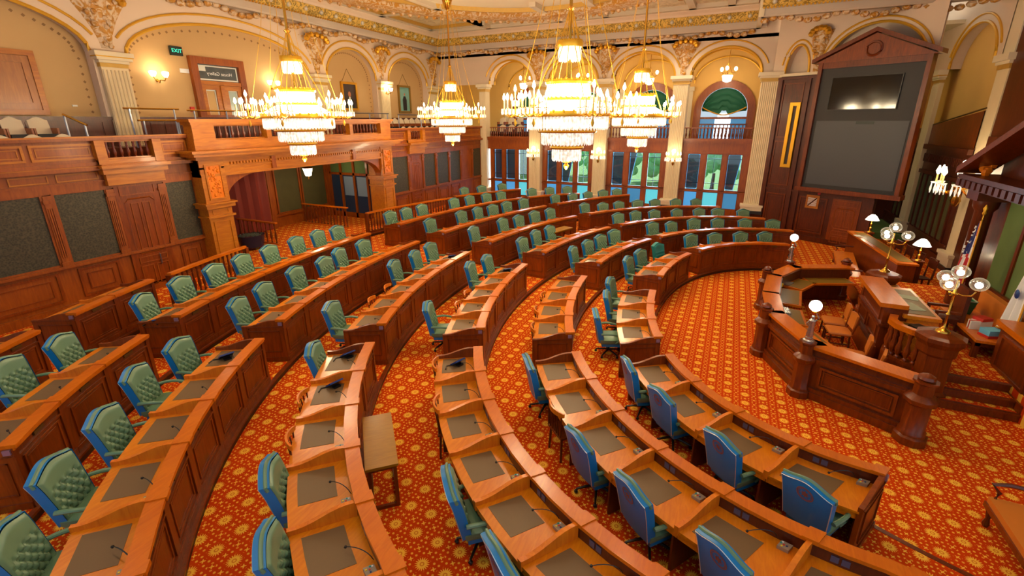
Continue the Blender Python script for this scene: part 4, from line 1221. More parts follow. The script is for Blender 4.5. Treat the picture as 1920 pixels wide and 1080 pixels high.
# gallery seats and handrails
def gallery_seat():
    t = thing('gallery_seat', 'x', 'seat', (0, 0, 0), 0, 'fixed seats in the side galleries')
    mb = MB(); R = []
    for i in range(9):
        u = -1 + i / 4; R.append([(-0.25, 0.21 * u, 0.42), (-0.20, 0.21 * u, 0.42), (-0.30, 0.21 * u, 0.80 + 0.09 * cos(u * 1.5) ** 2), (-0.34, 0.21 * u, 0.80 + 0.09 * cos(u * 1.5) ** 2)])
    mb.rings(R); mb.build('backrest', 'seatcream', t, True)
    mb = MB(); mb.box(-0.24, 0.14, -0.21, 0.21, 0.36, 0.45); mb.build('seat_cushion', 'seatdark', t)
    mb = MB()
    for s in (-0.235, 0.235): mb.box(-0.3, 0.1, s - 0.02, s + 0.02, 0.0, 0.6)
    mb.build('seat_frame', 'wood_wall', t)
    return t
gs0 = gallery_seat(); first = True
rows_ = [(-16.75, 4.85, 4.4, 6.5, 'row behind the near gallery parapet, back line'), (-15.75, 4.42, 4.2, 6.6, 'front line at the near gallery parapet'),
         (-16.75, 4.85, 19.9, 24.4, 'back line beside the far left portraits'), (-15.75, 4.42, 20.3, 24.6, 'front line below the far left portraits')]
for x, z, a, b, nm in rows_:
    n = int((b - a) / 0.5)
    for i in range(n):
        lab = 'cream-backed gallery seat, %s from near end, %s' % (ORD[i + 1], nm)
        loc = (x, a + (b - a) * (i + 0.5) / n, z)
        if first: gs0.location = loc; gs0['label'] = lab; first = False
        else: dup(gs0, loc, 0, lab)
for i in range(3):
    dup(gs0, (-14.0 + 0.62 * i, 28.1, 4.90), -pi / 2, 'brown-backed gallery seat, %s from the corner in the far balcony' % ORD[i + 1])
    dup(gs0, (-13.75 + 0.62 * i, 27.55, 4.45), -pi / 2, 'gallery seat at the far balcony front, %s from the corner' % ORD[i + 1])
def handrail(label, pts, posts, mat='brass'):
    base = (pts[0][0], pts[0][1], posts[0][2])
    t = thing('handrail', label, 'handrail', base)
    mb = MB(); mb.tube([tuple(Vector(p) - Vector(base)) for p in pts], 0.028, 6); mb.build('rail', mat, t, True)
    for p in posts:
        m2 = MB(); m2.tube([(p[0] - base[0], p[1] - base[1], p[2] - base[2]), (p[0] - base[0], p[1] - base[1], p[3] - base[2])], 0.025, 6); m2.build('post', 'steel', t, True)
X_ = -16.2
handrail('upper brass handrail in front of the near pilaster', [(X_, 7.9, 5.98), (X_, 9.43, 5.98)], [(X_, 8.05, 4.85, 5.97), (X_, 9.28, 4.85, 5.97)])
handrail('lower brass handrail in front of the near pilaster', [(X_ + 0.5, 7.95, 5.64), (X_ + 0.5, 9.2, 5.64)], [(X_ + 0.5, 8.1, 4.5, 5.63), (X_ + 0.5, 9.05, 4.5, 5.63)])
handrail('long thin brass handrail in front of the gallery door', [(X_, 9.68, 5.95), (X_, 13.6, 5.95)], [(X_, y, 4.85, 5.94) for y in (9.9, 11.0, 12.2, 13.4)])
handrail('sloping brass handrail beside the near gallery seats', [(X_, 6.48, 5.80), (X_ + 0.55, 6.7, 5.52)], [(X_, 6.5, 4.85, 5.78), (X_ + 0.5, 6.68, 4.5, 5.53)])
handrail('thin steel handrail in front of the dark portrait', [(X_, 16.8, 5.95), (X_, 19.6, 5.95)], [(X_, y, 4.85, 5.94) for y in (16.9, 18.2, 19.5)], 'steel')
handrail('steel handrail hoop by the far left gallery seats', [(X_ + 0.2, 20.1, 5.9), (X_ + 0.2, 22.2, 5.9)], [(X_ + 0.2, y, 4.5, 5.89) for y in (20.15, 22.1)], 'steel')

# ------------------------------------------------------------------ far wall with windows and balcony
Fq = FWL(27.0)
COLX = (-14.62, -10.99, -6.97, -2.87, 1.18)
wf = MB()
bx(wf, -15.2, 1.6, -0.25, 0.02, 3.92, 4.46); bx(wf, -15.2, 1.6, -0.25, 0.10, 4.40, 4.50); bx(wf, -15.2, 1.6, -0.25, 0.14, 4.50, 4.60); bx(wf, -15.2, 1.6, -0.25, 0.06, 3.86, 3.94)
bx(wf, -15.2, 1.6, -0.25, 0.02, 0.6, 0.98); bx(wf, -15.2, 1.6, -0.25, 0.02, 1.84, 1.94); bx(wf, -15.2, 1.6, -0.2, 0.09, 1.86, 1.91)
wall_far = struct(wf.map(Fq).build('wall_far', 'wood_wall'))
PANE = {0: ('shade', 'shade', 'clear'), 1: ('shade', 'half', 'clear'), 2: ('shade', 'halfr', 'clear'), 3: ('shade', 'clear', 'half')}
for bi in range(4):
    a, b = COLX[bi] + 0.37, COLX[bi + 1] - 0.37
    w = b - a
    ws = [(a + w * f0, a + w * f1) for f0, f1 in ((0.09, 0.29), (0.38, 0.61), (0.69, 0.90))]
    fr = MB(); cur = a
    for s0, s1 in ws:
        bx(fr, cur, s0, -0.22, 0.02, 0.9, 3.9); bx(fr, cur + 0.04, s0 - 0.04, 0.02, 0.045, 2.0, 3.8); cur = s1
    bx(fr, cur, b, -0.22, 0.02, 0.9, 3.9); bx(fr, cur + 0.04, b - 0.04, 0.02, 0.045, 2.0, 3.8)
    win = struct(fr.map(Fq).build('window_%d' % (bi + 1), 'wood_wall'))
    for (s0, s1), kind in zip(ws, PANE[bi]):
        mb = MB(); frame(mb, s0 - 0.02, s1 + 0.02, 1.93, 3.88, 0.05, -0.08, 0.0); mb.map(Fq).build('sash', 'wood_red', win)
        mb = MB(); bx(mb, s0, s1, -0.06, -0.05, 1.96, 3.86); mb.map(Fq).build('pane', 'glass', win)
        mb = MB(); bx(mb, s0, s1, -0.10, -0.08, 3.58, 3.62); bx(mb, (s0 + s1) / 2 - 0.012, (s0 + s1) / 2 + 0.012, -0.10, -0.08, 1.96, 3.86) if kind == 'clear' else None; bx(mb, s0, s1, -0.10, -0.08, 2.30, 2.33); mb.map(Fq).build('glazing_bar', 'pane_dark', win)
        if kind != 'clear':
            mb = MB(); c = 0.09
            P = [(s0 + c, 1.99), (s1 - c, 1.99), (s1 - 0.03, 2.07), (s1 - 0.03, 3.75), (s1 - c, 3.83), (s0 + c, 3.83), (s0 + 0.03, 3.75), (s0 + 0.03, 2.07)]
            if kind == 'half': P = [(s0 + c, 2.0), (s0 + w * 0.13, 2.0), (s1 - 0.06, 3.6), (s1 - 0.1, 3.83), (s0 + c, 3.83), (s0 + 0.03, 3.75), (s0 + 0.03, 2.07)]
            if kind == 'halfr': P = [(s0 + 0.02, 2.0), (s0 + 0.1, 2.0), (s0 + w * 0.12, 3.83), (s0 + 0.04, 3.83)]
            mb.add([(s, -0.12, z) for s, z in P] + [(s, -0.14, z) for s, z in P], [tuple(range(len(P))), tuple(range(2 * len(P) - 1, len(P) - 1, -1))])
            mb.map(Fq).build('window_blind', 'blind', win)
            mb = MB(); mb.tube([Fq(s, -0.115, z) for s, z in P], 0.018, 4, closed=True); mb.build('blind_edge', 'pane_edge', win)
        mb = MB(); bx(mb, s0, s1, -0.06, -0.05, 0.98, 1.84); mb.map(Fq).build('lower_pane', 'pane_blue' if kind in ('shade',) else ('pane_cyan' if kind == 'clear' else 'pane_mid'), win)
        mb = MB(); frame(mb, s0 - 0.02, s1 + 0.02, 0.96, 1.86, 0.04, -0.06, 0.01); mb.map(Fq).build('lower_sash', 'wood_red', win)
# balcony floor, ceiling, back wall
bf = MB(); bf.box(-15.2, 1.6, 27.2, 30.6, 4.38, 4.46); bf.box(-15.2, -10.9, 27.85, 30.6, 4.46, 4.9); struct(bf.build('floor_balcony', 'wood_dark'))
bc = MB(); bc.box(-18.0, 9.0, 27.0, 30.6, 9.35, 9.5); struct(bc.build('ceiling_balcony', 'cream'))
wb = MB(); WBY = FWL(30.4)
cur = -18.0
BW = []
for bi in range(4):
    c = (COLX[bi] + COLX[bi + 1]) / 2 + 0.05; BW.append(c)
    C = [(c - 1.25, 4.4)] + arch_curve(c - 1.25, c + 1.25, 6.1, 7.35, 16) + [(c + 1.25, 4.4)]
    wb.add([(cur, 0, 4.3), (c - 1.25, 0, 4.3), (c - 1.25, 0, 9.4), (cur, 0, 9.4)], [(0, 1, 2, 3)])
    A = arch_curve(c - 1.25, c + 1.25, 6.1, 7.35, 16); n = len(A)
    wb.add([(s, 0, z) for s, z in A] + [(s, 0, 9.4) for s, z in A], [(i, i + 1, n + i + 1, n + i) for i in range(n - 1)])
    cur = c + 1.25
wb.add([(cur, 0, 4.3), (9, 0, 4.3), (9, 0, 9.4), (cur, 0, 9.4)], [(0, 1, 2, 3)])
back = struct(wb.map(WBY).build('wall_balcony', 'amber'))
mb = MB(); mb.box(-18.1, -18.0, 27, 30.5, 4.3, 9.4); mb.build('side_wall', 'amber', back)
def ring_arch(c, r0, r1, spring, base, d0, d1, n=20):
    mb = MB(); R = []
    for p in [(-1, base)] + [(None, pi * i / n) for i in range(n + 1)] + [(1, base)]:
        if p[0] is None:
            a = p[1]; R.append([(c - r0 * cos(a), d0, spring + r0 * sin(a)), (c - r1 * cos(a), d0, spring + r1 * sin(a)), (c - r1 * cos(a), d1, spring + r1 * sin(a)), (c - r0 * cos(a), d1, spring + r0 * sin(a))])
        else:
            sg = p[0]; R.append([(c + sg * r0, d0, base), (c + sg * r1, d0, base), (c + sg * r1, d1, base), (c + sg * r0, d1, base)])
    return mb.rings(R)
for bi, c in enumerate(BW):
    o = struct(ring_arch(c, 1.22, 1.62, 6.1, 4.4, -0.05, 0.14).map(WBY).build('window_%d' % (bi + 5), 'wood_wall'))
    mb = MB(); bx(mb, c - 1.24, c + 1.24, -0.06, 0.06, 5.62, 5.74); mb.map(WBY).build('transom_bar', 'wood_wall', o)
    # swagged green drape in the fanlight
    mb = MB(); R = []
    for i in range(13):
        u = i / 12; rr_ = 1.2 - 0.0 * u
        row = []
        for j in range(17):
            a = pi * (0.02 + 0.96 * j / 16)
            x = c - (1.2 - 0.62 * u * abs(sin(a))) * cos(a)
            zt_ = 6.1 + 1.2 * sin(a); zb_ = 5.72 + 0.33 * abs(cos(a)) ** 1.4 * 1.0
            row.append((x, -0.02 + 0.03 * sin(u * 26 + j * 0.2), zt_ + (zb_ - zt_) * u * (0.96 if abs(cos(a)) > 0.25 else 0.78)))
        R.append(row)
    mb.rings(R, closed_ring=False); mb.map(WBY).build('drape', 'drape', o, True)
    mb = MB(); mb.tube([WBY(c - 1.15 + 2.3 * i / 16, 0.05, 5.86 + 0.42 * abs(-1 + i / 8) ** 1.6 - 0.02) for i in range(17) if True], 0.035, 5); mb.build('drape_fringe', 'fringe', o, True)
    mb = MB(); bx(mb, c - 0.42, c + 0.42, -0.05, -0.04, 4.5, 5.62); bx(mb, c - 0.3, c + 0.3, -0.05, -0.04, 5.74, 5.95); mb.map(WBY).build('bright_pane', 'bright', o)
    mb = MB(); bx(mb, c - 1.25, c - 0.42, -0.06, -0.05, 4.4, 5.62); bx(mb, c + 0.42, c + 1.25, -0.06, -0.05, 4.4, 5.62); mb.map(WBY).build('side_pane', 'pane_mid', o)
    mb = MB()
    for q in range(12):
        s = c - 1.2 + 2.4 * (q + 0.5) / 12; bx(mb, s - 0.03, s + 0.03, 0.3, 0.36, 4.5, 5.3)
    bx(mb, c - 1.25, c + 1.25, 0.28, 0.38, 5.28, 5.36); mb.map(WBY).build('window_railing', 'wood_red', o)
    # gilt arches on the balcony wall
    for r_, z_ in ((1.75, 7.6),):
        mb = MB(); mb.tube([WBY(c - r_ * cos(pi * i / 24), 0.05, z_ + (1.35) * sin(pi * i / 24)) for i in range(25)], 0.05, 6); mb.build('gilt_arch_bead', 'goldpaint', back, True)
    mb = MB()
    for sg in (-1, 1): bx(mb, c + sg * 1.9 - 0.14, c + sg * 1.9 + 0.14, 0.0, 0.12, 4.4, 7.2); bx(mb, c + sg * 1.9 - 0.2, c + sg * 1.9 + 0.2, 0, 0.18, 7.2, 7.42)
    mb.map(WBY).build('wall_pilaster', 'cream', back)
    nm = ('nearest the left corner', 'second from the left corner', 'third from the left corner', 'above the window nearest the scoreboard')[bi]
    t = thing('hanging_lantern', 'brass balcony lantern with white glass bowl, ' + nm, 'lantern', (c, 28.9, 7.62), 0, 'balcony lanterns')
    mb = MB(); mb.lathe([(0.04, -0.12), (0.20, -0.06), (0.27, 0.22), (0.24, 0.24)], n=12); mb.build('glass_bowl', 'globe', t, True)
    mb = MB(); mb.tube([(0, 0, 0.85), (0, 0, 1.75)], 0.015, 5)
    for q in range(3):
        a = 2 * pi * q / 3 + 0.4; mb.tube([(0.26 * cos(a), 0.26 * sin(a), 0.22), (0.10 * cos(a), 0.10 * sin(a), 0.6), (0, 0, 0.88)], 0.012, 5)
        mb.tube([(0.05 * cos(a), 0.05 * sin(a), 0.35), (0.34 * cos(a), 0.34 * sin(a), 0.36), (0.4 * cos(a), 0.4 * sin(a), 0.45)], 0.014, 5)
    mb.build('lantern_arm', 'brass', t, True)
    for q in range(3):
        a = 2 * pi * q / 3 + 0.4; mb = MB(); mb.ball((0.4 * cos(a), 0.4 * sin(a), 0.56), 0.085, 8, 6, 1.3); mb.build('bulb', 'bulb', t, True)
    PL.append(((c, 28.4, 7.2), 50, 0.2))
BAL = FWL(27.0)
for bi in range(4):
    a, b = COLX[bi] + 0.38, COLX[bi + 1] - 0.38
    nm = ('beside the left corner', 'second from the left corner', 'third from the left corner', 'nearest the scoreboard')[bi]
    balustrade('dark balcony balustrade on the far wall, ' + nm, BAL, a, b, 0.0, 4.60, 5.20, 19, 'wood_wall', 'far balcony balustrades')
# arcade above the balcony
FB = [(COLX[i] + 0.36, COLX[i + 1] - 0.36, 7.74, 9.06) for i in range(4)]
au = arch_wall(FB, -18.0, 1.3, 10.8, 0.7)
arc = struct(au.map(Fq).build('wall_arcade', 'pink'))
arch_trims(FB, Fq, arc, 0.26)
mb = MB()
for i in range(4):
    a, b, sp, tp = FB[i]; C = arch_curve(a + 0.04, b - 0.04, sp, tp - 0.04)
    mb.tube([Fq(s, -0.66, z) for s, z in C], 0.05, 6)
mb.build('gilt_inner_bead', 'goldpaint', arc, True)
for c in COLX[1:4]: spandrel(c, 7.85, 9.3, 0.26, 1.5, Fq, arc)
# tall fluted columns
def column(name_lab, c, w, fn, z0, z1, capz, d=0.42):
    base = fn(c, 0.2, z0)
    t = thing('column', name_lab, 'column', base, 0, 'tall cream columns')
    def P(mb, nm, mt, sm=False): return mb.map(fn).shift(base).build(nm, mt, t, sm)
    mb = MB(); bx(mb, c - w / 2, c + w / 2, -0.3, d, z0 + 0.45, z1)
    for i in range(9):
        s = c - w / 2 + w * (i + 0.5) / 9; mb.lathe([(w / 9 * 0.33, z0 + 0.55), (w / 9 * 0.33, z1 - 0.05)], (s, d, 0), 8)
    P(mb, 'fluted_shaft', 'stone')
    mb = MB(); bx(mb, c - w / 2 - 0.12, c + w / 2 + 0.12, -0.3, d + 0.12, z0 + 0.16, z0 + 0.42); bx(mb, c - w / 2 - 0.16, c + w / 2 + 0.16, -0.3, d + 0.17, z0 + 0.36, z0 + 0.47); P(mb, 'plinth', 'cream')
    mb = MB(); bx(mb, c - w / 2 - 0.15, c + w / 2 + 0.15, -0.3, d + 0.16, z0, z0 + 0.17); P(mb, 'black_base', 'grout')
    mb = MB(); bx(mb, c - w / 2 - 0.03, c + w / 2 + 0.03, -0.3, d + 0.04, z1, z1 + 0.16); P(mb, 'gilt_necking', 'goldpaint_dull')
    mb = MB(); bx(mb, c - w / 2 - 0.08, c + w / 2 + 0.08, -0.3, d + 0.08, z1 + 0.16, z1 + 0.26); bx(mb, c - w / 2 - 0.16, c + w / 2 + 0.16, -0.3, d + 0.16, z1 + 0.26, capz); P(mb, 'capital', 'cream')
    return t
names = ('slim cream column at the far left corner', 'cream fluted column between the first and second window bays', 'cream fluted column between the second and third window bays', 'cream fluted column between the third and last window bays', 'cream fluted column at the right end of the windows')
for c, nm in zip(COLX, names):
    if c < -14: column(nm, -14.62, 0.44, Fq, 0.91, 7.3, 7.74, 0.25)
    else: column(nm, c, 0.74, Fq, 0.91, 7.32, 7.74)
# crystal sconces on the columns
def crystal_sconce(label, loc, rz, s=1.0):
    t = thing('crystal_sconce', label, 'wall lamp', loc, rz, 'crystal candle sconces')
    t.scale = (s, s, s)
    mb = MB(); mb.tube([(0, 0, 0), (0.12, 0, -0.08), (0.22, 0, 0.0)], 0.02, 6)
    for a in (-75, -38, 0, 38, 75):
        q = radians(a); mb.tube([(0.1, 0, -0.05), (0.12 + 0.16 * cos(q), 0.16 * sin(q) * 1.2, -0.12), (0.12 + 0.26 * cos(q), 0.3 * sin(q), 0.0)], 0.014, 5)
    mb.lathe([(0.02, -0.3), (0.06, -0.22), (0.03, -0.1)], (0.14, 0, 0), 8); mb.build('bracket', 'brass', t, True)
    m2 = MB()
    for a in (-75, -38, 0, 38, 75):
        q = radians(a); x, y = 0.12 + 0.26 * cos(q), 0.3 * sin(q)
        for e in range(6): m2.lathe([(0.004, -0.15), (0.016, -0.1), (0.006, 0.0)], (x + 0.05 * cos(e), y + 0.05 * sin(e), 0.02), 4)
        m2.lathe([(0.05, 0.0), (0.06, 0.02)], (x, y, 0.01), 8)
    m2.build('crystal_drops', 'crystal', t)
    for a in (-75, -38, 0, 38, 75):
        q = radians(a); x, y = 0.12 + 0.26 * cos(q), 0.3 * sin(q)
        mb = MB(); mb.lathe([(0.012, 0.02), (0.012, 0.14)], (x, y, 0), 6); cd = mb.build('candle', 'candle', t)
        mb = MB(); mb.lathe([(0.012, 0.14), (0.032, 0.18), (0.008, 0.26)], (x, y, 0), 6); mb.build('candle_bulb', 'bulb', cd, True)
    mb = MB(); mb.ball((0.12, 0, 0.30), 0.10 / s ** 0.6, 10, 6); mb.build('centre_globe', 'globe', t, True)
for c, nm in zip(COLX[1:4], ('first and second', 'second and third', 'third and last')):
    crystal_sconce('crystal candle sconce on the column between %s window bays' % nm, (c, 26.56, 3.62), -pi / 2, 1.25)
    PL.append(((c, 25.9, 3.95), 18, 0.12))
# ------------------------------------------------------------------ corner wall, scoreboard, right wall
wc = MB()
bx(wc, -0.45, 4.75, -0.30, 0.0, -0.02, 7.52)
bx(wc, -0.1, 4.75, 0, 0.05, 0, 0.25); bx(wc, -0.1, 4.75, 0, 0.06, 2.25, 2.35); bx(wc, -0.1, 4.75, 0, 0.10, 7.36, 7.46)
for s in (0.06, 1.30, 1.62): bx(wc, s - 0.10, s + 0.10, 0, 0.09, 0.0, 7.46)
wall_corner = struct(wc.map(DG).build('wall_corner', 'wood_dark'))
mb = MB()
for s0, s1 in ((0.22, 1.14), (1.8, 3.0)):
    frame(mb, s0, s1, 0.4, 2.1, 0.06, 0, 0.035); frame(mb, s0 + 0.14, s1 - 0.14, 0.54, 1.96, 0.02, 0, 0.02)
    if s0 < 1: frame(mb, s0, s1, 2.5, 4.6, 0.05, 0, 0.035); frame(mb, s0, s1, 4.75, 7.2, 0.05, 0, 0.035)
mb.map(DG).build('panel_moulding', 'wood_red', wall_corner)
panel_door('door_6', 3.22, 4.32, 0.0, 2.15, 0.05, DG)
uc = arch_wall([(0.12, 1.22, 7.62, 8.85), (1.72, 5.4, 7.62, 9.35)], -0.4, 5.6, 10.8, 0.5)
ucs = struct(uc.map(DG).build('wall_corner_upper', 'pink'))
mb = MB(); bx(mb, -0.4, 5.5, -0.6, -0.5, 7.4, 10.8); mb.map(DG).build('niche_wall', 'pink', ucs)
arch_trims([(0.12, 1.22, 7.62, 8.85), (1.72, 5.4, 7.62, 9.35)], DG, ucs, 0.16)
spandrel(1.47, 7.62, 9.3, 0.22, 1.0, DG, ucs)
mb = MB(); bx(mb, -0.4, 5.5, -0.05, 0.12, 7.50, 7.62); mb.map(DG).build('impost', 'cream', ucs)
base = DG(0.95, 0.05, 3.4)
t = thing('framed_painting', 'tall narrow gilt-framed painting on the dark wall beside the scoreboard', 'painting', base)
mb = MB(); frame(mb, 0.70, 1.16, 3.38, 6.34, 0.15, 0.05, 0.16); mb.map(DG).shift(base).build('picture_frame', 'gold', t)
mb = MB(); bx(mb, 0.82, 1.04, 0.05, 0.08, 3.5, 6.22); mb.map(DG).shift(base).build('canvas', 'canvas_dark', t)
base = DG(3.72, 0.3, 2.5)
t = thing('scoreboard', 'huge dark vote display board in a wooden pedimented frame', 'display board', base)
def SB(mb, nm, mt, sm=False, par=None): return mb.map(DG).shift(base).build(nm, mt, par or t, sm)
mb = MB(); bx(mb, 1.80, 1.95, 0.02, 0.55, 2.5, 7.9); bx(mb, 5.50, 5.65, 0.02, 0.55, 2.5, 7.9); bx(mb, 1.72, 5.74, 0.02, 0.60, 2.42, 2.60); bx(mb, 1.8, 5.65, 0.02, 0.5, 7.66, 7.95); SB(mb, 'cabinet_frame', 'wood_red')
mb = MB(); mb.add([DG(s, d, z) for d in (0.05, 0.55) for s, z in ((1.66, 7.9), (5.80, 7.9), (3.73, 8.86))], [(0, 2, 1), (3, 4, 5), (0, 1, 4, 3), (1, 2, 5, 4), (2, 0, 3, 5)]); mb.shift(base).build('pediment', 'wood_panel', t)
mb = MB()
for (a, za), (b, zb) in (((1.55, 7.90), (3.73, 8.90)), ((3.73, 8.90), (5.91, 7.90))):
    mb.add([DG(s, d, z) for d in (0.0, 0.68) for s, z in ((a, za), (b, zb), (b, zb + 0.16), (a, za + 0.16))], [(0, 1, 2, 3), (7, 6, 5, 4), (0, 4, 5, 1), (1, 5, 6, 2), (2, 6, 7, 3), (3, 7, 4, 0)])
mb.shift(base).build('pediment_cornice', 'wood_red', t)
mb = MB(); mb.map(lambda *p: p); R = []
mb.tube([DG(3.73 + 0.26 * cos(2 * pi * i / 20), 0.57, 8.28 + 0.26 * sin(2 * pi * i / 20)) for i in range(20)], 0.05, 5, closed=True); mb.shift(base).build('pediment_roundel', 'wood_red', t, True)
mb = MB(); bx(mb, 1.95, 5.5, 0.05, 0.42, 2.6, 7.66); SB(mb, 'black_board', 'boardblack')
mb = MB(); bx(mb, 2.42, 4.86, 0.42, 0.47, 5.98, 7.28); tv = SB(mb, 'television', 'glassblack')
mb = MB(); frame(mb, 2.40, 4.88, 5.96, 7.30, 0.03, 0.42, 0.485); SB(mb, 'television_bezel', 'black')
mb = MB(); bx(mb, 2.08, 5.40, 0.42, 0.44, 2.76, 5.52); SB(mb, 'vote_panel', 'scorescreen')
mb = MB(); bx(mb, 3.6, 4.25, 0.44, 0.45, 5.38, 5.50); SB(mb, 'indicator_strip', 'exitcase')
base = DG(2.38, 0.05, 1.62)
t = thing('grille_panel', 'small square wooden panel with white slats and a dark diagonal bar', 'panel', base)
mb = MB(); bx(mb, 2.10, 2.66, 0.0, 0.05, 1.58, 2.20); mb.map(DG).shift(base).build('backing', 'wood_gallery', t)
mb = MB()
for i in range(8): bx(mb, 2.19, 2.57, 0.05, 0.065, 1.70 + i * 0.05, 1.725 + i * 0.05)
mb.map(DG).shift(base).build('white_slat', 'whitep', t)
mb = MB(); mb.tube([DG(2.22, 0.075, 1.70), DG(2.56, 0.075, 2.08)], 0.025, 4); mb.shift(base).build('diagonal_bar', 'wood_dark', t)
tag(MB().obox(DG(2.62, 0.10, 2.30), (0.10, 0.10, 0.08)).build('alarm_light', 'redp'), 'tiny red alarm light under the scoreboard frame', 'light')
# right wall beyond the corner
RWf = RW(8.0)
wr = MB(); bx(wr, 22.9, 31.6, -0.3, 0, 0.0, 4.55); bx(wr, 22.9, 31.6, -0.3, 0.08, 0, 0.35); bx(wr, 22.9, 31.6, -0.3, 0.07, 0.78, 0.86); bx(wr, 22.9, 31.6, -0.4, 0.16, 4.3, 4.5); bx(wr, 22.9, 31.6, -0.2, 0.10, 3.25, 3.4)
for s in [23.4 + 0.62 * i for i in range(12)]: bx(wr, s - 0.05, s + 0.05, 0, 0.07, 0.86, 3.25)
for s in [23.2 + 0.16 * i for i in range(50)]: bx(wr, s, s + 0.07, 0, 0.05, 3.75, 4.1)
wall_right = struct(wr.map(RWf).build('wall_right', 'wood_dark'))
for i in range(11):
    s = 23.45 + 0.62 * i; mb = MB(); bx(mb, s + 0.02, s + 0.50, 0, 0.02, 0.90, 3.2); mb.map(RWf).build('felt_panel', 'felt_dim', wall_right)
mb = MB(); bx(mb, 22.9, 31.6, -0.6, -0.4, 4.5, 10.8); mb.map(RWf).build('upper_wall', 'amber', wall_right)
mb = MB(); mb.add([RWf(s, 0.02, z) for s, z in ((22.9, 4.5), (31.0, 4.5), (29.6, 5.06), (22.9, 5.86))] + [RWf(s, -0.05, z) for s, z in ((22.9, 4.5), (31.0, 4.5), (29.6, 5.06), (22.9, 5.86))], [(0, 1, 2, 3), (7, 6, 5, 4), (3, 2, 6, 7)]); mb.build('sloping_parapet', 'wood_red', wall_right)
mb = MB(); mb.tube([RWf(30.5, 0.0, 4.95), RWf(22.9, 0.0, 5.95)], 0.03, 6); mb.build('sloping_rail', 'brass_dull', wall_right, True)
ur = arch_wall([(23.3, 27.45, 7.62, 9.15)], 22.9, 31.6, 10.8, 0.4)
urs = struct(ur.map(RWf).build('wall_right_upper', 'pink'))
arch_trims([(23.3, 27.45, 7.62, 9.15)], RWf, urs, 0.25)
t = struct(MB().box(7.99, 8.0, 27.6, 27.8, 0.2, 0.4).build('trim_23', 'stone'))
fluted(RWf, 27.95, 0.75, 0.9, 7.1, 7.62, t)
mb = MB(); bx(mb, 27.45, 28.45, 0, 0.3, 0.5, 0.9); bx(mb, 27.4, 28.5, 0, 0.34, 0.35, 0.52); mb.map(RWf).build('plinth', 'cream', t)
mb = MB(); mb.box(1.6, 8.0, 31.3, 31.6, 0, 10.8); struct(mb.build('wall_end', 'wood_dark'))
# big square pier
base = (8.45, 22.55, 0.0)
t = thing('column', 'massive square cream pier with crystal sconce beside the speaker\'s canopy', 'column', base, 0, 'tall cream columns')
mb = MB(); mb.box(-0.42, 0.5, -0.40, 0.42, 0.62, 7.2)
for i in range(7): mb.lathe([(0.05, 0.7), (0.05, 7.1)], (-0.3 + 0.12 * i, -0.40, 0), 8)
mb.build('fluted_shaft', 'stone', t)
mb = MB(); mb.box(-0.58, 0.6, -0.56, 0.5, 0.18, 0.60); mb.box(-0.64, 0.6, -0.62, 0.5, 0.55, 0.68); mb.build('plinth', 'cream', t)
mb = MB(); mb.box(-0.62, 0.6, -0.60, 0.5, 0, 0.19); mb.build('black_base', 'grout', t)
mb = MB(); mb.box(-0.45, 0.5, -0.43, 0.45, 7.2, 7.36); mb.build('gilt_necking', 'goldpaint_dull', t)
mb = MB(); mb.box(-0.5, 0.5, -0.48, 0.5, 7.36, 7.46); mb.box(-0.6, 0.55, -0.58, 0.5, 7.46, 7.68); mb.box(-0.42, 0.5, -0.40, 0.45, 7.68, 10.8); mb.build('capital', 'cream', t)
crystal_sconce('large crystal candle sconce on the massive square pier', (8.03, 22.45, 3.25), pi + 0.35, 2.6)
PL.append(((7.0, 21.9, 3.9), 40, 0.2))
mb = MB(); mb.box(8.0, 8.3, 8.0, 22.1, 0, 5.0); mb.box(8.05, 8.3, 8.0, 22.1, 5.0, 10.8); struct(mb.build('wall_right_near', 'wood_dark'))
# speaker's canopy
t = struct(MB().box(6.72, 8.0, 9.9, 17.0, 0.5, 3.75).build('trim_30', 'wood_red'))
mb = MB(); mb.box(6.70, 6.72, 10.6, 16.2, 1.3, 3.6); mb.build('felt_panel', 'feltgreen', t)
mb = MB()
for y in (11.6, 13.4, 15.2): mb.box(6.66, 6.72, y - 0.06, y + 0.06, 1.2, 3.7)
mb.box(6.62, 6.72, 10.4, 16.4, 1.1, 1.3); mb.build('panel_frame', 'wood_red', t)
for y in (16.55, 10.25):
    mb = MB(); mb.lathe([(0.26, 0.5), (0.26, 0.8), (0.2, 0.85), (0.19, 3.2), (0.26, 3.3), (0.28, 3.5)], (6.35, y, 0), 14); mb.box(6.02, 6.68, y - 0.33, y + 0.33, 3.5, 3.78); mb.build('canopy_column', 'wood_dark', t, True)
mb = MB(); mb.box(5.95, 8.0, 9.7, 17.15, 3.75, 4.0); mb.box(5.85, 8.0, 9.55, 17.3, 4.0, 4.12)
for y in [9.8 + 0.32 * i for i in range(24)]: mb.box(5.88, 5.96, y, y + 0.2, 3.78, 3.98)
mb.box(6.6, 8.0, 10.2, 16.9, 4.12, 4.95); mb.box(6.5, 8.0, 10.1, 17.0, 4.95, 5.1); mb.build('canopy_entablature', 'wood_dark', t)
mb = MB()
for a, b in (((17.35, 4.12), (14.2, 5.55)), ((9.45, 4.12), (12.6, 5.55))):
    mb.add([(x, y, z + o) for x in (5.8, 6.5) for (y, z), o in ((a, 0), (b, 0), (b, 0.18), (a, 0.18))], [(0, 1, 2, 3), (7, 6, 5, 4), (0, 4, 5, 1), (1, 5, 6, 2), (2, 6, 7, 3), (3, 7, 4, 0)])
mb.build('canopy_pediment', 'wood_red', t)
mb = MB(); rnd = random.Random(4)
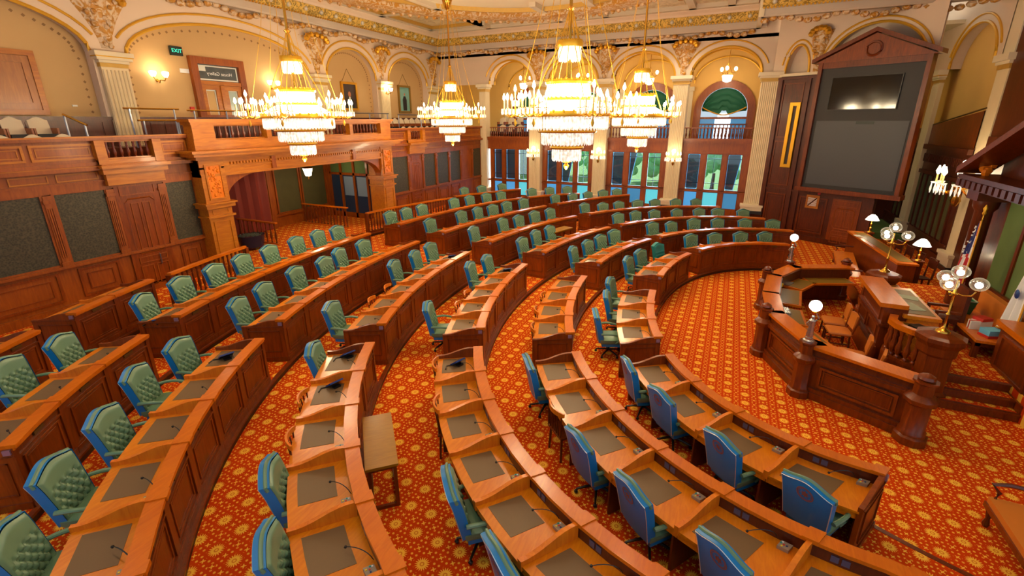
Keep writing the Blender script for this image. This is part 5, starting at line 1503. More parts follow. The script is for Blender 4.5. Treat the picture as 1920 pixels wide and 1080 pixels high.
for i in range(12): mb.ball((6.3 + rnd.uniform(-0.1, 0.1), 16.9 + rnd.uniform(-0.15, 0.15), 4.2 + 0.05 * i), 0.11, 6, 4)
mb.build('carved_ornament', 'wood_orange', t, True)

# ------------------------------------------------------------------ rostrum
pl = MB(); pl.box(4.05, 8.0, 11.5, 18.2, 0, 0.5); pl.box(5.62, 8.0, 9.9, 11.5, 0, 0.5)
pl.box(4.42, 5.62, 10.94, 11.5, 0, 0.165); pl.box(4.42, 5.62, 11.17, 11.5, 0.165, 0.333)
rostrum = struct(pl.build('floor_rostrum', 'carpet'))
mb = MB()
for y, z in ((10.93, 0.165), (11.16, 0.333), (11.49, 0.5)):
    mb.box(4.36, 5.66, y - 0.03, y + 0.06, z - 0.03, z + 0.006); mb.box(4.42, 5.62, y - 0.004, y + 0.01, z - 0.165, z - 0.03)
mb.box(4.04, 4.06, 11.5, 18.2, 0, 0.47); mb.build('step_nosing', 'wood_red', rostrum)
t = thing('stair_pedestal', 'panelled mahogany pedestal at the right of the carpeted steps', 'pedestal', (6.05, 11.75, 0))
mb = MB(); mb.box(-0.40, 0.4, -0.75, 0.75, 0.0, 1.38); mb.box(-0.46, 0.46, -0.81, 0.81, 0.0, 0.35); mb.build('body', 'wood_red', t)
mb = MB(); mb.box(-0.48, 0.48, -0.83, 0.83, 1.38, 1.5); mb.build('cap', 'wood_rail', t)
mb = MB(); F2 = lambda s, d, z: (-0.40 - d, s, z)
frame(mb, -0.6, 0.6, 0.5, 1.25, 0.06, 0, 0.03); mb.map(F2); F3 = lambda s, d, z: (s, -0.75 - d, z)
m2 = frame(MB(), -0.3, 0.3, 0.5, 1.25, 0.06, 0, 0.03).map(F3); mb.add(m2.v, m2.f); mb.build('moulding', 'wood_panel', t)
# clerk's enclosure
EP = [(3.72, 17.14), (2.10, 16.45), (1.42, 15.15), (1.22, 13.4), (1.24, 11.92), (1.90, 10.30), (3.55, 9.45)]
ctr = Vector((3.6, 13.2))
base = (2.2, 13.2, 0)
enc = thing('clerk_counter', 'polygonal mahogany counter enclosing the clerks in the carpeted well', 'counter', base)
for (x0, y0), (x1, y1) in zip(EP[:-1], EP[1:]):
    ln = hypot(x1 - x0, y1 - y0); ux, uy = (x1 - x0) / ln, (y1 - y0) / ln; nx, ny = -uy, ux
    if nx * (ctr.x - x0) + ny * (ctr.y - y0) < 0: nx, ny = -nx, -ny
    def S(s, d, z, x0=x0, y0=y0, ux=ux, uy=uy, nx=nx, ny=ny): return (x0 + ux * s - nx * d, y0 + uy * s - ny * d, z)
    def add(mb, nm, mt, par=enc): return mb.map(S).shift(base).build(nm, mt, par)
    mb = MB(); bx(mb, 0.02, ln - 0.02, -0.10, -0.04, 0, 1.10); bx(mb, 0.05, ln - 0.05, -0.04, 0.05, 0, 0.16); bx(mb, 0.05, ln - 0.05, -0.04, 0.02, 0.16, 0.24); bx(mb, 0.05, ln - 0.05, -0.04, 0.05, 0.84, 0.92); bx(mb, 0.05, ln - 0.05, -0.04, 0.02, 0.92, 0.96)
    pan = add(mb, 'counter_panel', 'wood_red')
    mb = MB(); frame(mb, 0.28, ln - 0.28, 0.30, 0.76, 0.05, -0.04, 0.0); frame(mb, 0.36, ln - 0.36, 0.38, 0.68, 0.015, -0.04, -0.015); add(mb, 'moulding', 'wood_panel', pan)
    mb = MB(); bx(mb, -0.04, ln + 0.04, -0.36, 0.03, 1.10, 1.16); add(mb, 'counter_top', 'wood_rail')
    mb = MB(); bx(mb, 0.12, ln - 0.12, -0.39, -0.36, 0.80, 1.12); add(mb, 'inner_riser', 'wood_dark')
    mb = MB(); bx(mb, 0.22, ln - 0.22, -0.92, -0.37, 0.78, 0.84); add(mb, 'writing_shelf', 'wood_rail')
    mb = MB(); bx(mb, 0.27, ln - 0.27, -0.86, -0.42, 0.84, 0.846); add(mb, 'leather_inlay', 'olive')
def newel(name, loc, h, r, finial, label=None, par=None):
    mb = MB(); mb.lathe([(r * 1.35, 0), (r * 1.35, 0.14), (r * 1.15, 0.17), (r * 1.15, 0.22), (r, 0.26), (r, h * 0.62), (r * 1.3, h * 0.66), (r * 1.35, h * 0.72), (r * 1.1, h * 0.76), (r * 0.8, h * 0.79), (r * 0.8, h * 0.95), (r * 1.0, h * 0.97), (r * 1.0, h)], (0, 0, 0), 8)
    if finial: mb.lathe([(r * 0.5, h), (r * 0.7, h + 0.03), (r * 0.6, h + 0.08), (0.02, h + 0.13)], (0, 0, 0), 10)
    return mb.map(lambda x, y, z: (x + loc[0] - base[0], y + loc[1] - base[1], z)).build(name, 'wood_red', enc, True)
for i, (p, fin) in enumerate(((EP[1], False), (EP[2], True), (EP[4], True), (EP[5], False), (EP[6], True), (EP[0], True))):
    d = Vector(p) - ctr; d.normalize(); newel('newel_post', (p[0] + d.x * 0.04, p[1] + d.y * 0.04), 1.25, 0.16 if i != 4 else 0.19, fin)
def statue_lamp(label, p):
    t = thing('statue_lamp', label, 'lamp', (p[0], p[1], 1.252), 0, 'statuette lamps on the clerk counter')
    mb = MB(); mb.lathe([(0.10, 0), (0.10, 0.03), (0.07, 0.05), (0.075, 0.09)], (0, 0, 0), 12); mb.build('pedestal', 'silver', t, True)
    mb = MB(); mb.lathe([(0.06, 0.09), (0.07, 0.16), (0.05, 0.30), (0.06, 0.38), (0.062, 0.46), (0.03, 0.50)], (0, 0, 0), 10); mb.ball((0, 0, 0.54), 0.035, 8, 6); mb.tube([(0.05, 0, 0.45), (0.10, 0, 0.52), (0.03, 0, 0.64)], 0.016, 5); mb.tube([(-0.05, 0, 0.45), (-0.09, 0.02, 0.36), (-0.04, 0.05, 0.32)], 0.016, 5); mb.build('figure', 'silver', t, True)
    mb = MB(); mb.lathe([(0.03, 0.62), (0.05, 0.66), (0.03, 0.68)], (0, 0, 0), 8); mb.build('lamp_collar', 'brass', t, True)
    mb = MB(); mb.ball((0, 0, 0.78), 0.115, 14, 10); mb.build('globe', 'globe_hot', t, True)
    PL.append(((p[0], p[1], 2.35), 10, 0.1))
statue_lamp('silver statuette lamp with round white globe on the near corner of the clerk counter', (EP[5][0] - 0.02, EP[5][1] - 0.03))
statue_lamp('silver statuette lamp with round white globe on the far corner of the clerk counter', (EP[1][0] - 0.02, EP[1][1] + 0.03))
# speaker's desk
base = (4.05, 13.4, 0)
sd = thing('speaker_desk', 'raised mahogany speaker\'s desk with curved balustered wings on the rostrum', 'desk', base)
def D_(mb, nm, mt, sm=False, par=None): return mb.shift(base).build(nm, mt, par or sd, sm)
mb = MB(); mb.box(3.60, 4.04, 12.45, 14.4, 0.0, 1.5); mb.box(3.50, 3.60, 12.35, 14.5, 0, 0.5); mb.box(3.55, 4.04, 12.4, 14.45, 1.0, 1.06); D_(mb, 'desk_front', 'wood_red')
mb = MB(); mb.box(3.48, 4.0, 12.35, 14.5, 1.5, 1.6); D_(mb, 'upper_top', 'wood_rail')
mb = MB(); mb.box(3.95, 4.62, 12.35, 14.5, 1.30, 1.38); mb.box(4.04, 4.6, 12.4, 12.5, 0.5, 1.3); mb.box(4.04, 4.6, 14.35, 14.45, 0.5, 1.3); D_(mb, 'desk_top', 'wood_top')
mb = MB(); mb.box(4.03, 4.55, 12.5, 14.3, 1.38, 1.386); D_(mb, 'leather_inlay', 'olive')
mb = MB(); frame(mb, 12.6, 13.35, 0.6, 0.95, 0.04, 0, 0.03); frame(mb, 13.5, 14.25, 0.6, 0.95, 0.04, 0, 0.03); frame(mb, 12.6, 14.25, 1.1, 1.42, 0.04, 0, 0.03); mb.map(lambda s, d, z: (3.60 - d, s, z)); D_(mb, 'moulding', 'wood_panel')
for sg in (-1, 1):
    yc = 13.42
    path = [(3.72, yc + sg * 1.0), (3.62, yc + sg * 1.3), (3.68, yc + sg * 1.6), (3.9, yc + sg * 1.85), (4.15, yc + sg * 1.95)]
    P = []
    for i in range(len(path) - 1):
        for q in range(4): P.append((path[i][0] + (path[i + 1][0] - path[i][0]) * q / 4, path[i][1] + (path[i + 1][1] - path[i][1]) * q / 4))
    P.append(path[-1])
    def band(z0, z1, w):
        mb = MB(); mb.rings([[(x, y, z0), (x + w, y, z0), (x + w, y, z1), (x, y, z1)] for x, y in P]); return mb
    D_(band(1.22, 1.34, 0.16), 'wing_rail', 'wood_rail'); D_(band(0.0, 0.5, 0.2), 'wing_base', 'wood_red'); D_(band(0.5, 0.58, 0.24), 'wing_plinth', 'wood_panel')
    mb = MB(); mb.prism([(x + 0.12, y) for x, y in P] + [(4.6, yc + sg * 1.95), (4.6, yc + sg * 1.0)], 1.14, 1.2); D_(mb, 'wing_desk', 'wood_top')
    mb = MB(); mb.prism([(x + 0.3, y - sg * 0.08) for x, y in P[2:-3]] + [(4.5, yc + sg * 1.75), (4.5, yc + sg * 1.1)], 1.2, 1.206); D_(mb, 'wing_inlay', 'olive')
    for x, y in P[1:-1:2]:
        b_ = baluster_mesh(0.58, 1.22); b_.map(lambda a, b, c: (a * 1.5 + x + 0.08, b * 1.5 + y, c)); D_(b_, 'baluster', 'wood_panel', True)
    # octagonal lamp pillar
    px, py = 4.28, yc + sg * 2.12
    mb = MB(); mb.lathe([(0.36, 0), (0.36, 0.2), (0.29, 0.24), (0.28, 1.0), (0.33, 1.06), (0.34, 1.22), (0.38, 1.28), (0.42, 1.34), (0.42, 1.42), (0.34, 1.46), (0.16, 1.50)], (px, py, 0), 8); D_(mb, 'lamp_pillar', 'wood_red', False)
    nm = 'near' if sg < 0 else 'far'
    t = thing('candelabra', 'tall brass four-globe lamp on the %s pillar of the speaker\'s desk' % nm, 'lamp', (px, py, 1.50), 0, 'four-globe rostrum lamps')
    mb = MB(); mb.lathe([(0.13, 0), (0.12, 0.03), (0.05, 0.07), (0.025, 0.12), (0.02, 0.35), (0.04, 0.38), (0.02, 0.42), (0.025, 0.78), (0.06, 0.82), (0.03, 0.86), (0.02, 1.1)], (0, 0, 0), 10); mb.build('stem', 'brass', t, True)
    gl = [(0, 0, 1.27)]
    for q in range(3):
        a = 2 * pi * q / 3 - 2.3; x, y = 0.30 * cos(a), 0.30 * sin(a)
        mb = MB(); mb.tube([(0, 0, 0.84), (x * 0.4, y * 0.4, 0.80), (x * 0.8, y * 0.8, 0.82), (x, y, 0.92)], 0.016, 6); mb.lathe([(0.03, 0.92), (0.06, 0.95)], (x, y, 0), 8); mb.build('lamp_arm', 'brass', t, True)
        gl.append((x, y, 1.07))
    for g in gl:
        mb = MB(); mb.ball(g, 0.145, 16, 10, 0.9); go = mb.build('glass_globe', 'globeglass', t, True)
        mb = MB(); mb.ball((g[0], g[1], g[2] - 0.02), 0.062, 10, 7); mb.build('bulb', 'globe_hot', go, True)
    PL.append(((px - 0.1, py - 0.1, 3.15), 22, 0.15))
for i, (x, y) in enumerate(((4.25, 13.0), (4.3, 13.7))):
    mb = MB(); mb.obox((x, y, 1.391), (0.3, 0.5, 0.008), 0.3 + i); tag(mb.build('paper_sheet', 'palegreen'), ('pale sheet lying on the near end of the speaker\'s desk', 'pale sheet lying on the middle of the speaker\'s desk')[i], 'paper')
tag(MB().obox((4.2, 12.02, 1.235), (0.25, 0.4, 0.05), 0.5).build('keyboard', 'black'), 'dark equipment lying on the near wing of the speaker\'s desk', 'device')
tag(MB().obox((1.98, 15.35, 0.86), (0.22, 0.36, 0.03), -0.5).build('tray', 'silver'), 'silvery tray on the far shelf of the clerk counter', 'tray')
for i, (x, y) in enumerate(((1.72, 14.85), (1.80, 15.0))): tag(MB().lathe([(0.035, 0), (0.04, 0.09), (0.03, 0.1)], (x, y, 0.846), 10).build('cup', ('paper', 'yelp')[i], None, True), ('small white cup on the clerk counter shelf', 'small yellow cup on the clerk counter shelf')[i], 'cup')
tag(MB().obox((1.72, 12.9, 0.87), (0.22, 0.4, 0.05), 0.1).build('telephone', 'silver'), 'grey telephone unit on the left shelf of the clerk counter', 'telephone')
tag(MB().obox((1.72, 12.0, 0.88), (0.16, 0.3, 0.07), 0.5).build('equipment_box', 'black'), 'black equipment box on the left shelf of the clerk counter', 'device')
# clerks' chairs
def clerk_chair():
    t = thing('clerk_chair', 'x', 'chair', (0, 0, 0), 0, 'tan leather clerk chairs')
    mb = MB(); R = []
    for z, g in ((0.43, 0), (0.47, 0.02), (0.50, 0.01), (0.51, -0.03)): R.append([(sx * (0.24 + g), sy * (0.24 + g), z) for sx, sy in ((-1, -0.8), (-0.8, -1), (0.8, -1), (1, -0.8), (1, 0.8), (0.8, 1), (-0.8, 1), (-1, 0.8))])
    mb.rings(R); mb.build('seat', 'leather_tan', t, True)
    for sx in (-1, 1):
        for sy in (-1, 1):
            mb = MB(); mb.tube([(sx * 0.22, sy * 0.22, 0), (sx * 0.2, sy * 0.2, 0.43)], 0.022, 6); mb.build('leg', 'wood_dark', t, True)
    mb = MB(); mb.tube([(-0.22, -0.21, 0.45), (-0.32, -0.22, 0.95)], 0.02, 6); mb.tube([(-0.22, 0.21, 0.45), (-0.32, 0.22, 0.95)], 0.02, 6); mb.build('back_post', 'wood_red', t, True)
    mb = MB(); mb.add([(-0.27 + dx - 0.11 * (z - 0.62), y, z) for dx in (0, 0.05) for y, z in ((-0.2, 0.62), (0.2, 0.62), (0.2, 0.97), (0, 1.0), (-0.2, 0.97))], [(4, 3, 2, 1, 0), (5, 6, 7, 8, 9), (0, 1, 6, 5), (1, 2, 7, 6), (2, 3, 8, 7), (3, 4, 9, 8), (4, 0, 5, 9)]); mb.build('backrest', 'leather_tan', t)
    mb = MB(); mb.box(-0.2, 0.2, -0.215, -0.19, 0.18, 0.21); mb.box(-0.2, 0.2, 0.19, 0.215, 0.18, 0.21); mb.box(0.19, 0.21, -0.2, 0.2, 0.22, 0.25); mb.build('stretcher', 'wood_dark', t)
    return t
cc = clerk_chair()
for i, (x, y, a, lab) in enumerate(((2.98, 13.75, pi, 'tan leather clerk chair facing the counter, farthest inside the enclosure'), (2.98, 13.1, pi + 0.1, 'tan leather clerk chair facing the counter, second from the far end'), (3.02, 11.75, pi - 0.15, 'tan leather clerk chair beside the near curved wing, third from the far end'), (3.12, 11.1, pi - 0.3, 'tan leather clerk chair nearest the camera behind the near counter panel'))):
    if i == 0: cc.location = (x, y, 0); cc.rotation_euler = (0, 0, a); cc['label'] = lab
    else: dup(cc, (x, y, 0), a, lab)
# table with books and bin behind the desk
t = thing('side_table', 'brown table holding books and a green bin behind the speaker\'s desk', 'table', (5.75, 13.7, 0.5))
mb = MB(); mb.box(-0.38, 0.42, -1.1, 1.1, 0.38, 0.44); mb.build('table_top', 'wood_orange', t)
for sx in (-0.32, 0.36):
    for sy in (-1.0, 1.0): mb = MB(); mb.box(sx - 0.05, sx + 0.05, sy - 0.05, sy + 0.05, 0, 0.38); mb.build('leg', 'wood_red', t)
mb = MB(); mb.box(-0.36, 0.40, -1.05, 1.05, 0.28, 0.38); mb.build('apron', 'wood_red', t)
mb = MB(); mb.box(0.34, 0.48, -1.1, 1.1, 0.44, 1.0); mb.build('tufted_back', 'leather_tan', t)
zz = 0.94
for i, (c, h, w, lab) in enumerate((('paper', 0.07, 0.30, 'white book at the bottom of the stack on the side table'), ('paper', 0.06, 0.28, 'white book in the middle of the stack on the side table'), ('paper', 0.06, 0.29, 'white book second from top of the stack on the side table'), ('redbook', 0.07, 0.28, 'red book on top of the stack on the side table'))):
    tag(MB().obox((5.72, 13.45, zz + h / 2), (w, 0.22, h), 0.2 + 0.12 * i).build('book', c), lab, 'book', 'stacked books behind the speaker'); zz += h + 0.002
for i in range(3): tag(MB().obox((5.56, 13.30 - 0.0 + 0.05 * i, 1.04), (0.20, 0.04, 0.2), 0.2).build('book', ('paper', 'redbook', 'paper')[i]), ('white upright book leaning beside the book stack', 'red upright book leaning beside the book stack', 'second white upright book beside the book stack')[i], 'book', 'upright books behind the speaker')
tag(MB().obox((5.72, 12.95, 0.97), (0.34, 0.26, 0.06), 0.4).build('folder', 'redbook'), 'dark red folder lying under the blue box on the side table', 'folder')
tag(MB().obox((5.72, 12.95, 1.06), (0.32, 0.24, 0.12), 0.4).build('tissue_box', 'bluebook'), 'light blue box on a red folder on the side table', 'box')
t = thing('waste_bin', 'green square bin with pale rim on the side table', 'bin', (5.72, 14.45, 0.942))
mb = MB(); R = []
for z, s in ((0, 0.12), (0.34, 0.17), (0.34, 0.15), (0.03, 0.11)): R.append([(s, s, z), (-s, s, z), (-s, -s, z), (s, -s, z)])
mb.rings(R); mb.build('bin_body', 'bingreen', t)
mb = MB(); frame(mb, -0.18, 0.18, -0.18, 0.18, 0.02, 0.34, 0.36); mb.map(lambda s, d, z: (s, z, d)).build('rim', 'palegreen', t)
# flags
def flag(label, loc, us):
    t = thing('flag', label, 'flag', loc)
    mb = MB(); mb.tube([(0, 0, 0), (0, 0, 2.75)], 0.018, 8); mb.lathe([(0.14, 0), (0.14, 0.04), (0.03, 0.08)], (0, 0, 0), 12); mb.build('flagpole', 'brass', t, True)
    mb = MB(); mb.lathe([(0.02, 2.75), (0.045, 2.80), (0.03, 2.86), (0.05, 2.92), (0.01, 3.02)], (0, 0, 0), 8); mb.build('finial', 'gold', t, True)
    grid = {}
    NU, NV = 26, 20
    def P(u, v):
        spread = 0.07 + 0.30 * v ** 0.8
        x = -0.12 * u * v; y = (u - 0.35) * spread * 1.4
        w = 0.055 * sin(u * 5 * pi + v) * (0.4 + v)
        return (x - w - 0.02, y, 2.62 - 1.9 * v - 0.16 * u * (1 - v) - 0.12 * abs(u - 0.5) * v)
    acc = {}
    for j in range(NV):
        for i in range(NU):
            u0, u1, v0, v1 = i / NU, (i + 1) / NU, j / NV, (j + 1) / NV
            if us:
                k = 'flagblue' if (v0 < 0.45 and u0 > 0.35) else ('red' if int((u0 * 13 + v0 * 3)) % 2 == 0 else 'white')
            else: k = 'white'
            m = acc.setdefault(k, MB()); m.add([P(u0, v0), P(u1, v0), P(u1, v1), P(u0, v1)], [(0, 1, 2, 3)])
    nm = {'flagblue': 'canton', 'red': 'red_stripe', 'white': 'white_stripe' if us else 'cloth'}
    for k in acc: acc[k].build(nm[k], k, t, True)
    if us:
        mb = MB(); rnd = random.Random(2)
        for q in range(22):
            p = P(rnd.uniform(0.45, 0.98), rnd.uniform(0.04, 0.42)); mb.ball((p[0] - 0.03, p[1], p[2]), 0.022, 5, 3)
        tag(mb.build('star_pattern', 'white', t), kind='stuff')
    else:
        mb = MB(); p = P(0.4, 0.55); mb.lathe([(0.01, -0.02), (0.10, 0.0), (0.01, 0.02)], (p[0] - 0.08, p[1], p[2]), 12, 'x'); mb.build('emblem', 'navy', t)
    mb = MB(); mb.tube([P(0.0, v / 12) for v in range(13)], 0.02, 5); mb.tube([P(u / 12, 1.0) for u in range(13)], 0.02, 5); mb.build('gold_fringe', 'fringe', t, True)
flag('American flag with gold fringe hanging beside the canopy column', (5.95, 15.45, 0.5), True)
flag('white flag with gold fringe hanging at the right of the side table', (5.98, 12.75, 0.5), False)
t = thing('speaker_chair', 'tall dark high-backed chair behind the speaker\'s desk', 'chair', (5.12, 13.9, 0.5), pi)
mb = MB(); mb.box(-0.3, 0.28, -0.28, 0.28, 0.38, 0.5); mb.build('seat', 'wood_dark', t)
mb = MB(); mb.box(-0.36, -0.28, -0.3, 0.3, 0.4, 1.25); mb.build('backrest', 'wood_dark', t)
for s in (-0.27, 0.27): mb = MB(); mb.box(-0.3, 0.2, s - 0.03, s + 0.03, 0.62, 0.68); mb.box(0.14, 0.2, s - 0.03, s + 0.03, 0.4, 0.62); mb.build('armrest', 'wood_red', t)
for sx in (-0.26, 0.24):
    for sy in (-0.24, 0.24): mb = MB(); mb.box(sx - 0.03, sx + 0.03, sy - 0.03, sy + 0.03, 0, 0.38); mb.build('leg', 'wood_dark', t)
# press desk with lamps and bench
base = (5.2, 20.8, 0)
t = thing('press_desk', 'long low mahogany desk running beside the right wall', 'desk', base)
PA = atan2(23.2 - 18.4, 4.9 - 5.42)
def PD(s, d, z): return (5.42 + cos(PA) * s + sin(PA) * d, 18.4 + sin(PA) * s - cos(PA) * d, z)
for nm, mt, args in (('front_panel', 'wood_red', (0, 4.8, -0.06, 0.0, 0, 1.02)), ('desk_top', 'wood_rail', (-0.05, 4.85, -0.1, 0.5, 1.02, 1.08)), ('leather_inlay', 'olive', (0.2, 4.6, 0.05, 0.44, 1.08, 1.086)), ('end_panel', 'wood_red', (0, 0.06, 0, 0.45, 0, 1.02)), ('end_panel', 'wood_red', (4.74, 4.8, 0, 0.45, 0, 1.02))):
    mb = MB(); bx(mb, *args); mb.map(PD).shift(base).build(nm, mt, t)
def shade_lamp(label, p):
    t = thing('table_lamp', label, 'lamp', p, 0, 'brass desk lamps with white shades')
    mb = MB(); mb.lathe([(0.10, 0), (0.09, 0.03), (0.03, 0.06), (0.05, 0.18), (0.02, 0.22), (0.04, 0.34), (0.015, 0.38), (0.012, 0.56)], (0, 0, 0), 10); mb.build('base', 'brass', t, True)
    mb = MB(); mb.lathe([(0.24, 0.50), (0.235, 0.505), (0.16, 0.63), (0.07, 0.72), (0.065, 0.71)], (0, 0, 0), 16); mb.build('lamp_shade', 'shade', t, True)
    PL.append(((p[0] - 0.2, p[1] - 0.2, p[2] + 0.4), 8, 0.08))
for s, nm in ((0.35, 'near'), (4.6, 'far')):
    q = PD(s, 0.6, 0); t2 = thing('lamp_stand', 'short square wooden lamp stand at the %s end of the long press desk' % nm, 'stand', (q[0], q[1], 0))
    mb = MB(); mb.box(-0.11, 0.11, -0.11, 0.11, 0, 1.08); mb.build('post', 'wood_dark', t2)
    mb = MB(); mb.box(-0.15, 0.15, -0.15, 0.15, 1.08, 1.13); mb.build('cap', 'wood_red', t2)
    shade_lamp('brass lamp with white cone shade at the %s end of the long press desk' % nm, (q[0], q[1], 1.13))
tag(MB().obox((4.98, 22.2, 1.095), (0.22, 0.3, 0.012), 0.2).build('paper_sheet', 'paper'), 'white paper on the far end of the long press desk', 'paper')
for i in range(5):
    q = PD(0.7 + 0.85 * i, 0.95, 0); t2 = thing('press_chair', 'dark wooden chair behind the long press desk, %s from near end' % ORD[i + 1], 'chair', (q[0], q[1], 0), PA + pi / 2 + 0.1, 'dark chairs behind the press desk')
    mb = MB(); mb.box(-0.2, 0.2, -0.2, 0.2, 0.42, 0.47); mb.build('seat', 'wood_dark', t2)
    mb = MB(); mb.tube([(-0.2, -0.2, 0.45), (-0.26, -0.2, 1.12), (-0.26, 0.2, 1.12), (-0.2, 0.2, 0.45)], 0.03, 6); mb.box(-0.26, -0.22, -0.18, 0.18, 0.8, 1.08); mb.build('backrest', 'wood_dark', t2)
    for sx in (-0.17, 0.17):
        for sy in (-0.17, 0.17): mb = MB(); mb.box(sx - 0.02, sx + 0.02, sy - 0.02, sy + 0.02, 0, 0.42); mb.build('leg', 'wood_dark', t2)
def pew(label, loc, rz, ln, mat='leather_tan'):
    t = thing('bench', label, 'bench', loc, rz, None)
    mb = MB(); mb.box(-0.32, 0.32, -ln / 2, ln / 2, 0.38, 0.47); mb.build('seat', mat, t)
    mb = MB(); mb.box(-0.34, 0.34, -ln / 2 - 0.01, ln / 2 + 0.01, 0.30, 0.38); mb.build('seat_rail', 'wood_red', t)
    for sy in (-ln / 2 + 0.05, ln / 2 - 0.05):
        for sx in (-0.27, 0.27):
            mb = MB(); mb.lathe([(0.03, 0), (0.045, 0.05), (0.025, 0.14), (0.05, 0.28), (0.05, 0.3)], (sx, sy, 0), 8); mb.build('leg', 'wood_dark', t, True)
    for s in (-1, 1):
        y = s * (ln / 2 - 0.02)
        mb = MB(); mb.tube([(-0.26, y, 0.44), (-0.22, y + s * 0.02, 0.56), (-0.30, y + s * 0.05, 0.66), (-0.12, y + s * 0.06, 0.70), (0.30, y + s * 0.05, 0.70)], 0.03, 6); mb.build('armrest', 'wood_dark', t, True)
    return t
pew('long tan bench in front of the press desk', (4.35, 20.1, 0), -0.11, 3.6, 'wood_orange')
pew('tan leather bench with dark scrolled arms at the lower right corner', (4.22, 6.45, 0), 0.0, 2.3)
# oak tables left between the desk rows
def oak_table(label, c, rz, l, w, z):
    t = thing('oak_table', label, 'table', (c[0], c[1], z), rz, 'small oak tables between the desk rows')
    mb = MB(); mb.box(-w / 2, w / 2, -l / 2, l / 2, 0.70, 0.74); mb.build('table_top', 'wood_light', t)
    for sx in (-1, 1):
        for sy in (-1, 1): mb = MB(); mb.box(sx * (w / 2 - 0.05) - 0.025, sx * (w / 2 - 0.05) + 0.025, sy * (l / 2 - 0.05) - 0.025, sy * (l / 2 - 0.05) + 0.025, 0, 0.70); mb.build('leg', 'wood_red', t)
    mb = MB()
    for sy in (-1, 1): mb.box(-w / 2 + 0.03, w / 2 - 0.03, sy * (l / 2 - 0.05) - 0.02, sy * (l / 2 - 0.05) + 0.02, 0.0, 0.05)
    for sx in (-1, 1): mb.box(sx * (w / 2 - 0.05) - 0.02, sx * (w / 2 - 0.05) + 0.02, -l / 2 + 0.05, l / 2 - 0.05, 0.0, 0.05)
    mb.box(-w / 2 + 0.04, w / 2 - 0.04, -l / 2 + 0.04, l / 2 - 0.04, 0.64, 0.70); mb.build('frame', 'wood_red', t)
oak_table('low yellow-brown oak table in front of the fourth row, nearest block', (-4.2, 4.28), radians(44), 1.22, 0.44, 0.39)
oak_table('low yellow-brown oak table behind the third row past the middle aisle', (-6.15, 17.75), radians(-18), 1.2, 0.45, 0.52)
# dark blue devices standing on desk tops
DV = [(4, 211.4, 0.45, 'fourth row near-block desk by the aisle'), (4, 215.6, 0.45, 'second desk of the fourth row'), (3, 212.9, 0.45, 'third row desk nearest the aisle'), (5, 211.6, 0.5, 'fifth row desk nearest the aisle'), (5, 206.7, 0.5, 'near-end desk, fifth row past the near aisle'), (4, 206.5, 0.5, 'near-end desk, fourth row past the near aisle'), (6, 206.8, 0.5, 'near-end desk, sixth row past the near aisle'), (3, 185.0, 0.5, 'third row desk just before the middle aisle'), (4, 183.6, 0.5, 'fourth row desk just before the middle aisle')]
for k, th, off, nm in DV:
    x, y, z = PT(k, th, off, RISE * k + 0.766); a = radians(th) + 0.7
    t = thing('desk_device', 'dark blue angled device on the ' + nm, 'device', (x, y, z), a, 'dark blue devices on the desks')
    mb = MB(); mb.add([(-0.12, -0.09, 0.02), (0.12, -0.09, 0.02), (0.12, 0.07, 0.13), (-0.12, 0.07, 0.13), (-0.12, -0.08, 0.0), (0.12, -0.08, 0.0), (0.12, 0.09, 0.11), (-0.12, 0.09, 0.11)], [(0, 1, 2, 3), (7, 6, 5, 4), (0, 4, 5, 1), (1, 5, 6, 2), (2, 6, 7, 3), (3, 7, 4, 0)]); mb.build('sloped_body', 'navy', t)
    mb = MB(); mb.box(-0.06, 0.06, 0.02, 0.10, 0, 0.03); mb.tube([(0.1, -0.05, 0.01), (0.2, -0.1, 0.01), (0.28, -0.02, 0.012)], 0.012, 5); mb.build('foot_and_cord', 'black', t)
for i, (k, th) in enumerate(((2, 171.5), (2, 166.5), (2, 154.0), (3, 153.0))):
    x, y, z = PT(k, th, 0.55, RISE * k + 0.772); tag(MB().obox((x, y, z), (0.28, 0.22, 0.01), radians(th)).build('paper_sheet', 'paper'), 'white paper on a far desk, %s row from well, %s sheet past the middle aisle' % (ORD[k], ORD[i + 1]), 'paper')
